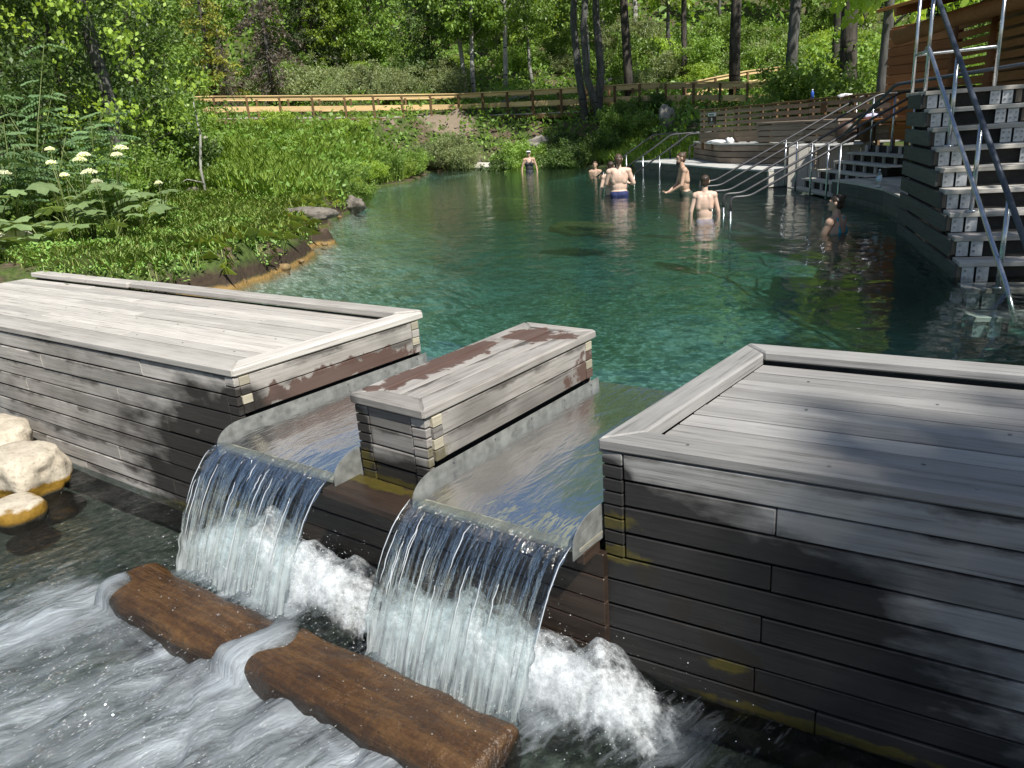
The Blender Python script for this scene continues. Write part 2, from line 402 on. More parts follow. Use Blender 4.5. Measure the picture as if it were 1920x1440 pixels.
M['white'] = simple('white_cloth', (.70, .70, .72), (.80, .80, .80), .8, 0, 20, .2)
M['lilac'] = simple('lilac_towel', (.42, .40, .62), (.62, .62, .78), .9, 0, 30, .4)
M['signbrown'] = simple('brown_sign', (.055, .032, .022), (.07, .042, .03), .5)
M['signwhite'] = simple('white_sign', (.75, .75, .75), (.8, .8, .8), .5)
M['blue'] = simple('blue_plastic', (.02, .08, .38), (.03, .1, .45), .35)
k = NT('clear_plastic'); M['plastic'] = k.end(k.mixsh(k.math('MULTIPLY_ADD', k.n('Fresnel').outputs[0], .8, .12), k.sh('BsdfTransparent', Color=(.86, .90, .93)), k.sh('BsdfGlossy', Color=(.9, .95, 1), Roughness=.12)))

# water ----------------------------------------------------------------
def waterpool():
    k = NT('clear_pool_water'); p = k.pos()
    xs_ = k.n('SeparateXYZ'); k.set(xs_.inputs[0], p); calm = k.mapr(xs_.outputs[0], -5.5, -2.2, 1, .22)
    n1 = k.noise(p, 1.9, 2, .5, .3)
    n2 = k.noise(p, 7.5, 3, .55, .4)
    n3 = k.noise(p, 22, 2, .5)
    h = k.math('ADD', n1, k.math('MULTIPLY', calm, k.math('ADD', k.math('MULTIPLY', n2, .42), k.math('MULTIPLY', n3, .10))))
    b = k.bump(h, .6, .040)
    fr = k.n('Fresnel'); fr.inputs[0].default_value = 1.33; k.set(fr.inputs[1], b)
    g = k.sh('BsdfGlossy', Color=(1, 1, 1), Roughness=.03, Normal=b)
    t = k.sh('BsdfTransparent', Color=(.97, .99, .98))
    vol = k.addsh(k.sh('VolumeAbsorption', Color=(.27, .62, .60), Density=.62), k.sh('VolumeScatter', Color=(.4, .92, .82), Density=.05, Anisotropy=.3))
    return k.end(k.mixsh(fr.outputs[0], t, g), vol)
M['pool'] = waterpool()
k = NT('spill_water'); p = k.pos(); h = k.math('ADD', k.noise(k.scale(p, (7, 2.2, 1)), 1, 3, .55, .8), k.math('MULTIPLY', k.noise(k.scale(p, (40, 12, 1)), 1, 2), .25))
b = k.bump(h, .5, .019); fr = k.n('Fresnel'); fr.inputs[0].default_value = 1.19; k.set(fr.inputs[1], b)
M['spillwater'] = k.end(k.mixsh(fr.outputs[0], k.sh('BsdfTransparent', Color=(.86, .90, .86)), k.sh('BsdfGlossy', Color=(1, 1, 1), Roughness=.24, Normal=b)))
# falling sheet: UV.x metres across, UV.y 0 top .. 1 bottom
k = NT('falling_water'); uv = k.n('UVMap').outputs[0]; sx = k.n('SeparateXYZ'); k.set(sx.inputs[0], uv)
wob = k.noise(k.scale(uv, (5, 3, 1)), 1, 2); sk_ = k.n('CombineXYZ')
k.set(sk_.inputs[0], k.math('ADD', k.math('MULTIPLY', sx.outputs[0], 34.), k.math('MULTIPLY', wob, 1.2))); k.set(sk_.inputs[1], k.math('MULTIPLY', sx.outputs[1], 2.4))
st = k.noise(sk_.outputs[0], 1, 4, .6)
s2 = k.n('CombineXYZ'); k.set(s2.inputs[0], k.math('MULTIPLY', sx.outputs[0], 110.)); k.set(s2.inputs[1], k.math('MULTIPLY', sx.outputs[1], 7.))
st2 = k.noise(s2.outputs[0], 1, 3, .6)
hh = k.math('ADD', st, k.math('MULTIPLY', st2, .35)); b = k.bump(hh, .7, .03)
fr = k.n('Fresnel'); fr.inputs[0].default_value = 1.33; k.set(fr.inputs[1], b)
glass = k.mixsh(k.math('MULTIPLY_ADD', fr.outputs[0], .9, .01), k.sh('BsdfTransparent', Color=(.80, .87, .88)), k.sh('BsdfGlossy', Color=(1, 1, 1), Roughness=.10, Normal=b))
v = sx.outputs[1]
thr = k.math('ADD', k.mapr(v, 0, 1, .70, .45), k.math('MULTIPLY', k.math('SUBTRACT', k.noise(k.scale(uv, (6, .8, 1)), 1, 2), .5), .34))
brk = k.mapr(k.noise(k.scale(uv, (22, 5.5, 1)), 1, 3, .6), .40, .60)
f1 = k.math('MULTIPLY', k.math('MULTIPLY', k.math('SUBTRACT', st, thr), 5.5, clamp=True), brk)
f2 = k.math('MULTIPLY', k.math('SUBTRACT', st2, k.mapr(v, 0, 1, .70, .52)), 4.0, clamp=True)
low_ = k.noise(k.scale(uv, (7, 1.6, 1)), 1, 4, .6)
aer = k.math('MULTIPLY', k.mapr(k.math('ADD', v, k.math('MULTIPLY', k.math('SUBTRACT', low_, .5), .75)), .50, .95, 0, 1, True), k.math('MULTIPLY', k.math('SUBTRACT', st, .27), 2.3, clamp=True))
ff = k.math('MAXIMUM', k.math('MULTIPLY', k.math('MAXIMUM', f1, f2), k.mapr(v, 0, .9, .26, .60)), k.math('MULTIPLY', aer, .80))
white = k.addsh(k.sh('BsdfDiffuse', Color=(.48, .52, .52), Normal=b), k.sh('BsdfTranslucent', Color=(.32, .34, .34)))
gp = k.noise(k.scale(uv, (26, 2.2, 1)), 1, 3, .6); gap = k.math('MULTIPLY', k.mapr(gp, k.mapr(v, .2, 1, .26, .40), k.mapr(v, .2, 1, .30, .48), 1, 0), k.mapr(v, .15, .5))
M['fall'] = k.end(k.mixsh(k.math('MULTIPLY', gap, .85), k.mixsh(ff, glass, white), k.sh('BsdfTransparent', Color=(1, 1, 1))))
# foam + stream share a vertex attribute "foam"
def foam_shader(k, rough_noise=(17, 17, 9)):
    p = k.pos(); n = k.noise(k.scale(p, rough_noise), 1, 5, .65)
    return k.addsh(k.sh('BsdfDiffuse', Color=(.80, .83, .85), Normal=k.bump(n, .35, .03)), k.sh('BsdfTranslucent', Color=(.26, .28, .29))), n
k = NT('churning_foam'); w, n = foam_shader(k); p_ = k.pos(); at = k.n('Attribute', attribute_name='foam').outputs['Fac']
a = k.math('MULTIPLY', k.math('SUBTRACT', k.math('ADD', at, k.math('MULTIPLY', k.math('SUBTRACT', n, .5), 1.9)), .52), .75, clamp=True)
fine_ = k.noise(p_, 48, 4, .7); a = k.math('MULTIPLY', a, k.mapr(fine_, .36, .66, .22, .95))
M['foam'] = k.end(k.mixsh(a, k.sh('BsdfTransparent', Color=(1, 1, 1)), w))
k = NT('stream_water'); p = k.pos(); at = k.n('Attribute', attribute_name='foam').outputs['Fac']
warp = k.noise(p, 2.0, 2, .5, 0, 1); sk_s = k.n('SeparateXYZ'); k.set(sk_s.inputs[0], p); sk_c = k.n('CombineXYZ'); k.set(sk_c.inputs[0], k.math('MULTIPLY_ADD', sk_s.outputs[1], -.25, sk_s.outputs[0])); k.set(sk_c.inputs[1], sk_s.outputs[1]); pw = k.vec('ADD', sk_c.outputs[0], k.scale(warp, (.10, .22, 0)))
s1 = k.noise(k.scale(pw, (13, 2.6, 5)), 1, 6, .66, .9); s3 = k.noise(k.scale(pw, (46, 9, 20)), 1, 4, .62, .5)
fm = k.math('ADD', k.math('MULTIPLY', s1, .72), k.math('MULTIPLY', s3, .28))
fac = k.math('MULTIPLY', k.math('SUBTRACT', k.math('ADD', fm, k.math('MULTIPLY', at, .50)), .60), 2.9, clamp=True)
pat = k.mapr(k.noise(k.scale(pw, (2.2, 1.1, 1)), 1, 3, .55), .38, .62); fac = k.math('MULTIPLY', fac, k.math('MULTIPLY_ADD', pat, .5, .22))
hb = k.math('ADD', s1, k.math('MULTIPLY', s3, .4)); b = k.bump(hb, .8, .05); fr = k.n('Fresnel'); fr.inputs[0].default_value = 1.33; k.set(fr.inputs[1], b)
gl = k.mixsh(fr.outputs[0], k.sh('BsdfTransparent', Color=(.62, .72, .72)), k.sh('BsdfGlossy', Color=(1, 1, 1), Roughness=.06, Normal=b))
w = k.addsh(k.sh('BsdfDiffuse', Color=(.47, .52, .57), Normal=b), k.sh('BsdfTranslucent', Color=(.15, .17, .18)))
M['stream'] = k.end(k.mixsh(fac, gl, w))
k = NT('water_drops'); M['drop'] = k.end(k.mixsh(.45, k.sh('BsdfGlossy', Color=(1, 1, 1), Roughness=.05), k.sh('BsdfDiffuse', Color=(.8, .83, .85))))

# ground ----------------------------------------------------------------
k = NT('ground'); p = k.pos(); z = k.n('SeparateXYZ'); k.set(z.inputs[0], p); z = z.outputs[2]
n = k.noise(p, 1.6, 5, .6); n2 = k.noise(p, 14, 4, .6); n3 = k.noise(p, .35, 3)
soil = k.mix(k.mapr(n2, .3, .7), (.055, .040, .027), (.17, .13, .09))
moss = k.mix(k.mapr(n2, .35, .65), (.035, .06, .015), (.085, .12, .03))
land = k.mix(k.mapr(n, .48, .58), moss, soil)
at = k.n('Attribute', attribute_name='dirt').outputs['Fac']
land = k.mix(k.mapr(k.math('ADD', at, k.math('MULTIPLY', k.math('SUBTRACT', n, .5), 1.2)), .4, .6), land, k.mix(n2, (.15, .115, .085), (.30, .24, .18)))
tuf = k.mix(n2, (.10, .06, .015), (.40, .26, .10))
zz = k.math('ADD', z, k.math('MULTIPLY', k.math('SUBTRACT', n2, .5), .10))
px_ = k.n('SeparateXYZ'); k.set(px_.inputs[0], p)
land = k.mix(k.math('MULTIPLY', k.mapr(zz, .055, .025), k.mapr(px_.outputs[0], -12.5, -10.5)), land, tuf)
land = k.mix(k.math('MULTIPLY', k.mapr(zz, .26, .17), k.mapr(zz, .02, .06)), land, k.mix(n2, (.018, .013, .009), (.075, .055, .038)))
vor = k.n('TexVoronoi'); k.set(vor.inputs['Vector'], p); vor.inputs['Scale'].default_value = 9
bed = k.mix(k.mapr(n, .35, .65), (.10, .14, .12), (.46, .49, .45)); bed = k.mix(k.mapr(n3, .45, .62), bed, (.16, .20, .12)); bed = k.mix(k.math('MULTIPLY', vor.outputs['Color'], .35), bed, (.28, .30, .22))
bedcol = k.mix(k.mapr(n2, .50, .62, 0, .9), bed, (.62, .63, .58)); bedcol = k.mix(k.mapr(k.noise(p, 5, 4, .6), .50, .36, 0, .8), bedcol, (.07, .11, .08))  # pale and dark stones, contrast raised to stand in for caustic light
low = k.mix(k.mapr(n2, .3, .7), (.05, .055, .045), (.17, .165, .13))
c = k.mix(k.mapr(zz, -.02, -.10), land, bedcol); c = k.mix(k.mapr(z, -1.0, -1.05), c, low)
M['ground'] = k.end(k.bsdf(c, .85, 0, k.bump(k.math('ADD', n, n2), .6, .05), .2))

# ------------------------------------------------------------------ terrain
POOL = np.array([(-8.26, 5.32), (-8.12, 5.52), (-8.49, 6.28), (-8.94, 7.18), (-9.78, 8.22), (-10.1, 8.7), (-11.25, 9.46), (-12.85, 11.41), (-14.0, 12.96), (-15.6, 14.1), (-16.61, 15.32), (-19.05, 17.4), (-19.35, 19.12),
                 (-19.83, 21.5), (-22.82, 25.74), (-23.6, 27.1), (-22.05, 27.41), (-21.14, 27.95), (-20.23, 28.3), (-18.74, 27.92), (-15.64, 27.0), (-13.85, 25.82), (-12.2, 24.6), (-10.6, 23.9),
                 (-8.3, 21.6), (-3.0, 18.0), (4, 16.5), (9, 15), (9, 4.2), (-8.4, 4.2)])
def bankdist(x, y):
    d = np.full(np.shape(x), 1e9)
    for i in range(0, 22):
        ax, ay = POOL[i]; bx, by = POOL[i+1]; ex, ey = bx-ax, by-ay; t = np.clip(((x-ax)*ex+(y-ay)*ey)/(ex*ex+ey*ey), 0, 1); d = np.minimum(d, np.hypot(x-ax-t*ex, y-ay-t*ey))
    return d
def sdist(x, y):
    x = np.asarray(x, float); y = np.asarray(y, float); d = np.full(x.shape, 1e9); ins = np.zeros(x.shape, bool)
    n = len(POOL)
    for i in range(n):
        ax, ay = POOL[i]; bx, by = POOL[(i+1) % n]; ex, ey = bx-ax, by-ay
        t = np.clip(((x-ax)*ex+(y-ay)*ey)/(ex*ex+ey*ey), 0, 1)
        d = np.minimum(d, np.hypot(x-ax-t*ex, y-ay-t*ey))
        c = ((ay > y) != (by > y)) & (x < (bx-ax)*(y-ay)/((by-ay) if by != ay else 1e-9)+ax); ins ^= c
    return np.where(ins, -d, d)
def tz(x, y):
    x = np.asarray(x, float); y = np.asarray(y, float)
    wob = (fbm(x*1.7, y*1.7, 0, 3, 3)-.5)*.7
    s = sdist(x, y); sd = s + wob*smooth(1-np.abs(s)/1.2)*np.where(x < -8.3, 1, 0)
    d = x*hd.x + y*hd.y
    H = np.interp(d, [0, 14, 20, 27, 33, 40, 46, 60, 90, 150], [.30, .33, .5, .75, 1.7, 2.25, 3.2, 6.2, 17, 42])
    bump = (fbm(x*.5, y*.5, 0, 11)-.5)*np.interp(d, [0, 20, 60], [.25, .5, 2.]) + (fbm(x*2.2, y*2.2, 0, 19, 3)-.5)*.12
    w = np.interp(d, [0, 22, 27, 35], [.14, .3, 3.0, 4.])
    zo = (H+bump)*smooth(sd/w) + .03*smooth(sd/.1)
    beach = np.exp(-(((x+22)/2.2)**2+((y-28.4)/1.2)**2)); zo = zo*(1-.7*beach)
    zi = -np.minimum(.95, .06 + np.maximum(bankdist(x, y)+wob*.4, 0)*.34) + (fbm(x*.8, y*.8, 0, 5)-.5)*.16*smooth(-sd/1.5)
    z = np.where(sd > 0, zo, zi)
    # tail stream below the dam
    low = smooth((x+10.6)/1.5)*smooth((5.5-x)/1.5)*smooth((4.4-y)/.35)
    z = z*(1-low) + low*(-1.15+(fbm(x*2, y*2, 0, 8)-.5)*.12)
    return z
def axis(lo, hi, dense):
    a = [lo]
    while a[-1] < hi:
        x = a[-1]; st = 2.5
        for (p, q, s) in dense:
            dd = max(p-x, x-q, 0); st = min(st, s+dd*.12)
        a.append(x+st)
    return np.array(a)
gx = axis(-150, 70, [(-17, -8, .11), (-26, -17, .25)]); gy = axis(-14, 150, [(4, 14, .11), (14, 30, .22)])
X, Y = np.meshgrid(gx, gy, indexing='ij'); Z = tz(X, Y)
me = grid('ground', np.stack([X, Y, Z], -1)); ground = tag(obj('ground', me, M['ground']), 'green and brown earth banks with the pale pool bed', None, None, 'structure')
dirt = np.maximum.reduce([np.exp(-(((X+25.5)/2.6)**2+((Y-30.2)/1.0)**2)), np.exp(-(((X+28.0)/1.6)**2+((Y-28.2)/.9)**2))*.9, np.exp(-(((X+9.6)/1.6)**2+((Y-5.4)/1.0)**2))*.42, .34*np.exp(-((sdist(X, Y)-.3)/.35)**2)*(X > -14)*(Y < 12), np.exp(-(((X+22)/2)**2+((Y-28.2)/.5)**2))])
a = me.attributes.new('dirt', 'FLOAT', 'POINT'); a.data.foreach_set('value', dirt.reshape(-1).astype(np.float32))

# pool water: one closed body
wx = np.concatenate([np.linspace(-27, -5, 45), np.linspace(-4.6, -1, 46), np.linspace(-.5, 8.8, 14)]); wy = np.concatenate([np.linspace(4.262, 4.7, 12), np.linspace(5, 30, 40)])
X, Y = np.meshgrid(wx, wy, indexing='ij')
inch = np.maximum(smooth((.56-np.abs(X+3.5))/.06), smooth((.53-np.abs(X+1.97))/.06))
Zt = -.035*inch*smooth((4.6-Y)/.34)
a_, b_ = X.shape
V = np.concatenate([np.stack([X, Y, Zt], -1).reshape(-1, 3), np.stack([X, Y, X*0-2.0], -1).reshape(-1, 3)])
N_ = a_*b_; Fs = []
for i in range(a_-1):
    for j in range(b_-1):
        q = [i*b_+j, (i+1)*b_+j, (i+1)*b_+j+1, i*b_+j+1]; Fs.append(q); Fs.append([N_+t for t in q[::-1]])
ring = [i*b_ for i in range(a_)]+[(a_-1)*b_+j for j in range(1, b_)]+[i*b_+b_-1 for i in range(a_-2, -1, -1)]+[j for j in range(b_-2, 0, -1)]
for t in range(len(ring)):
    p0, p1 = ring[t], ring[(t+1) % len(ring)]; Fs.append([p1, p0, N_+p0, N_+p1])
me = pydata('pool_water', V, Fs); me.shade_smooth()
tag(obj('pool_water', me, M['pool']), 'clear teal water of the hot spring pool', None, None, 'structure')

# ------------------------------------------------------------------ dam: left deck, middle block, right deck
BACK = 4.24
ZT = .33; TC = .055; ZB = .275       # cap top, cap thickness, deck board top
def lerp(a, b, t): return tuple(a[i]*(1-t)+b[i]*t for i in range(len(a)))
def rows_front(parent, x0, x1, ya, yb, z0, nrow, hgt, mat, splits, right_corner=None, left_corner=None, seed=0, gap=.009):
    """wall planks along X facing -Y, from z0 downward"""
    rng = random.Random(seed)
    def yy(x): return ya+(yb-ya)*(x-x0)/(x1-x0)
    for r in range(nrow):
        zc = z0-hgt*(r+.5); h = hgt-gap; cuts = [x0]+sorted(splits[r % len(splits)])+[x1]
        xa_ = cuts[0]; proud = rng.uniform(-.004, .005)
        for c in range(len(cuts)-1):
            a, b = cuts[c]+.002, cuts[c+1]-.002
            if right_corner and r < 4 and c == len(cuts)-2: b -= .10
            if left_corner and r < 4 and c == 0: a += .10
            if b-a < .03: continue
            pr = proud+rng.uniform(-.002, .003)
            board('plank', (a, yy(a)+.02-pr+rng.uniform(-.003, .003), zc+rng.uniform(-.003, .003)), (b, yy(b)+.02-pr+rng.uniform(-.003, .003), zc+rng.uniform(-.003, .003)), h-rng.choice((0, 0, .003, .006)), .04, mat, parent, side=(rng.uniform(-.02, .02), rng.uniform(-.035, .035), 1), c=.004)
        for cor, s, X_ in ((right_corner, 1, x1), (left_corner, -1, x0)):
            if not cor or r > 3: continue
            for q in (0, 1):
                zq = z0-hgt*(r+.25+.5*q); xc = X_-s*.05
                board('corner_block', (xc-.047, yy(xc)+.02-rng.uniform(0, .004), zq), (xc+.047, yy(xc)+.02-rng.uniform(0, .004), zq), hgt/2-gap, .04, mat, parent, side=(0, 0, 1), c=.003)
def rows_side(parent, xf, xb, yf, yb, s, z0, nrow, hgt, mat, seed=0, back=True, gap=.006):
    """side planks along Y facing s*X; pale end blocks in the corners"""
    rng = random.Random(seed)
    def xx(y): return xf+(xb-xf)*(y-yf)/(yb-yf)
    for r in range(nrow):
        zc = z0-hgt*(r+.5); a, b = yf+.115, (yb-.115 if back else yb)
        board('plank', (xx(a)-s*.02, a, zc), (xx(b)-s*.02, b, zc), hgt-gap, .04, mat, parent, side=(0, 0, 1), c=.004)
        for (y0, y1) in ((yf+.043, yf+.112),)+(((yb-.112, yb-.043),) if back else ()):
            for q in (0, 1):
                zq = z0-hgt*(r+.25+.5*q); pr = rng.uniform(0, .004)
                board('end_block' if q == 0 else 'corner_block', (xx(y0)-s*(.02-pr), y0, zq), (xx(y1)-s*(.02-pr), y1, zq), hgt/2-gap, .04, M['end_grain'] if q == 0 else mat, parent, side=(0, 0, 1), c=.003)
def strip(parent, xf, xb, s):
    """bent metal flashing along a channel side with rounded nose sticking out in front"""
    prof = []
    for t in np.linspace(0, 1, 16):
        y = 4.22-(4.22-2.60)*t; prof.append((y, .010, -.16))
    for a in np.linspace(0, 90, 9):
        y = 2.60-.17*sin(radians(a)); prof.append((y, .010-.11*(1-cos(radians(a))), -.16))
    V = []
    for (y, zt, zb) in prof:
        x = xf+(xb-xf)*(y-2.61)/(BACK-2.61)
        for dx in (.0065, .0025):
            V += [(x+s*dx, y, zb), (x+s*dx, y, max(zt, zb+.01))]
    Fc = []
    for i in range(len(prof)-1):
        o, p = i*4, i*4+4
        Fc += [(o, p, p+1, o+1), (o+2, o+3, p+3, p+2), (o+1, p+1, p+3, o+3)]
    Fc += [(0, 1, 3, 2), tuple(len(V)-4+q for q in (0, 2, 3, 1))]
    f = obj('metal_flashing', pydata('metal_flashing', V, Fc), M['flash'], parent)
    for y in (2.75, 3.1, 3.45, 3.8, 4.12):
        x = xf+(xb-xf)*(y-2.61)/(BACK-2.61)+s*.007
        v, fc = tube_pts([(x, y, -.012), (x+s*.005, y, -.012)], .006, 8); obj('rivet', pydata('rivet', v, fc), M['bolt'], f)
def cap_ring(parent, outer, inner, mat, sides, z0=ZT-TC, z1=ZT):
    for i, j in sides:
        hexa('cap_board', [outer[i], outer[j], inner[j], inner[i]], z0, z1, mat, parent, .010)
def screws(parent, pts, z):
    for x, y in pts:
        v, f = tube_pts([(x, y, z-.004), (x, y, z+.002)], .007, 8); obj('screw', pydata('screw', v, f), M['bolt'], parent)

# left deck
LF0, LF1, LB1, LB0 = (-10.3, 2.60), (-4.03, 2.614), (-3.92, 4.236), (-10.15, 4.30)
ld = thing('timber_deck', (-7, 3.4, -.9), 'sunlit weathered grey timber deck left of both waterfalls', 'deck', 'plank decks of the weir')
inn = [(-10.3, 2.74), (-4.18, 2.76), (-4.08, 4.09), (-10.15, 4.15)]
cap_ring(ld, [LF0, LF1, LB1, LB0], inn, M['wood_deck'], [(0, 1), (1, 2)])
for a, b in ((-10.13, -7.93), (-7.925, -4.0)):      # far curb in two lengths
    ta, tb = (a+10.15)/6.23, (b+10.15)/6.23
    hexa('curb_board', [(a, 4.151), (b if b < -4.1 else -4.085, 4.092 if b > -5 else 4.13), (b if b < -4.1 else -3.925, 4.236 if b > -5 else 4.278), (a, 4.30)], ZT-TC+.012, ZT+.012, M['wood_deck'], ld, .010)
nb = 12
cuts = [[-7.1], [-8.3], [-6.0], [-7.6], [-5.6], [-8.9], [-6.6], [-7.9], [-5.2], [-7.3], [-6.2], [-8.6]]
for i in range(nb):
    t0, t1 = i/nb, (i+1)/nb; y0a, y1a = 2.745+1.40*t0, 2.745+1.40*t1-.008
    xr0, xr1 = -4.185+.1*t0, -4.185+.1*t1
    xs = [-10.25]+cuts[i]+[None]
    for c in range(len(xs)-1):
        a = xs[c]+.0015; b0, b1 = (xs[c+1]-.0015,)*2 if xs[c+1] is not None else (xr0, xr1)
        hexa('deck_board', [(a, y0a), (b0, y0a), (b1, y1a), (a, y1a)], ZB-.04, ZB-.008+random.uniform(-.002, .002), M['wood_deck'], ld, .003)
rows_front(ld, -10.28, -4.04, 2.615, 2.625, ZT-TC-.004, 9, .126, M['wood_left'],
           [[-7.4, -5.1], [-6.6], [-8.2, -5.5], [-4.9, -7.0], [-6.2], [-7.9, -4.95], [-5.7], [-6.9, -5.0], [-6.3]], right_corner=True, seed=3)
rows_side(ld, -4.035, -3.93, 2.615, BACK-.015, 1, ZT-TC-.004, 2, .122, M['wood_left'], 5)
strip(ld, -4.03, -3.925, 1)
board('backing_wall', (-10.2, 2.70, -.45), (-4.12, 2.70, -.45), 1.3, .06, M['black'], ld, side=(0, 0, 1))
board('side_backing', (-4.115, 2.75, 0), (-4.03, 4.1, 0), .5, .06, M['black'], ld, side=(0, 0, 1))
board('rear_wall', (-10.1, 4.25, -.35), (-3.97, 4.20, -.35), 1.2, .04, M['wood_left'], ld, side=(0, 0, 1))
screws(ld, [(-4.6-.62*i, 2.80+.117*j) for i in range(6) for j in (0, 2, 5, 8)], ZB-.008)

# middle block
mb = thing('timber_pier', (-2.72, 3.4, -.2), 'narrow timber block with dark wet patches between two waterfalls', 'pier')
MF0, MF1, MB1, MB0 = (-3.005, 2.606), (-2.455, 2.575), (-2.418, 4.222), (-2.988, 4.242)
fi0, fi1, bi1, bi0 = (-2.87, 2.73), (-2.60, 2.715), (-2.563, 4.10), (-2.853, 4.11)
cap_ring(mb, [MF0, MF1, MB1, MB0], [fi0, fi1, bi1, bi0], M['wood_mid'], [(0, 1), (1, 2), (2, 3), (3, 0)])
for i in range(2):
    t0, t1 = i/2+.006, (i+1)/2-.006
    hexa('deck_board', [lerp(fi0, fi1, t0), lerp(bi0, bi1, t0), lerp(bi0, bi1, t1), lerp(fi0, fi1, t1)], ZT-.05, ZT-.002, M['wood_mid'], mb, .003)
rows_front(mb, -2.99, -2.47, 2.625, 2.598, ZT-TC-.004, 4, .107, M['wood_mid'], [[], []], True, True, 11)
rows_side(mb, -2.462, -2.428, 2.60, 4.215, 1, ZT-TC-.004, 2, .122, M['wood_mid'], 6)
rows_side(mb, -2.997, -2.98, 2.62, 4.235, -1, ZT-TC-.004, 2, .122, M['wood_mid'], 7)
strip(mb, -2.452, -2.418, 1); strip(mb, -3.005, -2.988, -1)
board('core', (-2.73, 2.68, .02), (-2.71, 4.17, .02), .42, .48, M['black'], mb)
board('rear_wall', (-2.95, 4.19, .0), (-2.46, 4.185, 0), .50, .03, M['wood_mid'], mb, side=(0, 0, 1))
board('sill', (-3.06, 2.50, -.165), (-2.40, 2.475, -.165), .24, .05, M['wood_wet'], mb, c=.008)

# right deck
rd = thing('timber_deck', (1.0, 3.4, -.9), 'shade-dappled weathered timber deck right of both waterfalls', 'deck', 'plank decks of the weir')
RF0, RF1, RB1, RB0 = (-1.526, 2.640), (3.4, 3.02), (3.4, 4.54), (-1.441, 4.240)
ri0, rf1, rb1, ri1 = (-1.378, 2.80), (3.4, 3.16), (3.4, 4.39), (-1.296, 4.10)
cap_ring(rd, [RF0, RF1, RB1, RB0], [ri0, rf1, rb1, ri1], M['wood_right_deck'], [(0, 1)])
cap_ring(rd, [RF0, RF1, RB1, RB0], [ri0, rf1, rb1, ri1], M['wood_right_deck'], [(3, 0)], ZT-TC-.017)
hexa('curb_board', [RB0, (3.4, 4.54), (3.4, 4.395), ri1], ZT-TC+.01, ZT+.008, M['wood_right_deck'], rd, .010)
nb = 9
for i in range(nb):
    t0, t1 = i/nb+.004, (i+1)/nb-.005
    a0, a1 = lerp((-1.375, 2.81), (-1.30, 4.10), t0), lerp((-1.375, 2.81), (-1.30, 4.10), t1)
    b0, b1 = lerp((3.4, 3.17), (3.4, 4.38), t0), lerp((3.4, 3.17), (3.4, 4.38), t1)
    sp = [.62, .45, .8, .38, .7, .55, .85, .5, .66][i]
    c0, c1 = lerp(a0, b0, sp), lerp(a1, b1, sp)
    z_ = ZB-.012+random.uniform(-.003, .003)
    hexa('deck_board', [a0, c0, c1, a1], ZB-.05, z_, M['wood_right_deck'], rd, .004)
    hexa('deck_board', [(c0[0]+.003, c0[1]), b0, b1, (c1[0]+.003, c1[1])], ZB-.05, z_, M['wood_right_deck'], rd, .004)
rows_front(rd, -1.518, 3.4, 2.652, 3.03, ZT-TC-.002, 9, .126, M['wood_right'],
           [[], [-.79, 1.2], [.9], [-.80, 2.0], [1.4], [-.83, 1.1], [.4], [-.85, 1.6], [.9, -.6]], left_corner=True, seed=8)
rows_side(rd, -1.52, -1.45, 2.645, BACK-.01, -1, ZT-TC-.004, 2, .122, M['wood_right'], 9)
strip(rd, -1.530, -1.452, -1)
board('backing_wall', (-1.43, 2.74, -.45), (3.4, 3.12, -.45), 1.3, .06, M['black'], rd, side=(0, 0, 1))
board('side_backing', (-1.45, 2.75, 0), (-1.37, 4.15, 0), .5, .05, M['black'], rd, side=(0, 0, 1))
board('rear_wall', (-1.4, 4.21, -.35), (3.4, 4.50, -.35), 1.2, .04, M['wood_right'], rd, side=(0, 0, 1))
dxy = [(-1.22+.1, 2.90), (-.9, 2.78), (-.2, 2.86), (-.7, 2.97), (-.35, 3.1), (.1, 3.24), (-.6, 3.38), (-.1, 3.55), (-.9, 3.5), (-.4, 3.8), (-1.0, 3.9), (.05, 3.95)]
screws(rd, dxy[2:], ZB-.011); screws(rd, [(-1.16, 2.735), (-.62, 2.775), (-.15, 2.81)], ZT)

# spillway with its floor and the wall under the lips
sp = thing('spillway', (-2.7, 3.4, -.9), 'dark wet plank wall and grey channel floor under the falling water', 'spillway')
hexa('channel_floor', [(-4.02, 2.46), (-3.01, 2.46), (-2.99, 4.25), (-3.93, 4.25)], -.15, -.115, M['spill'], sp, .01)
hexa('channel_floor', [(-2.45, 2.45), (-1.537, 2.47), (-1.46, 4.25), (-2.42, 4.25)], -.15, -.115, M['spill'], sp, .01)
for r in range(5):
    zc = -.27-.126*r
    for a, b in ((-4.02, -2.7), (-2.695, -1.50)):
        board('plank', (a, 2.64, zc), (b, 2.63, zc), .12, .04, M['wood_wet'], sp, side=(0, 0, 1))
for xx_ in (-4.01, -1.55):
    board('lip_bracket', (xx_, 2.50, -.185), (xx_, 2.64, -.185), .04, .06, M['wood_wet'], sp)

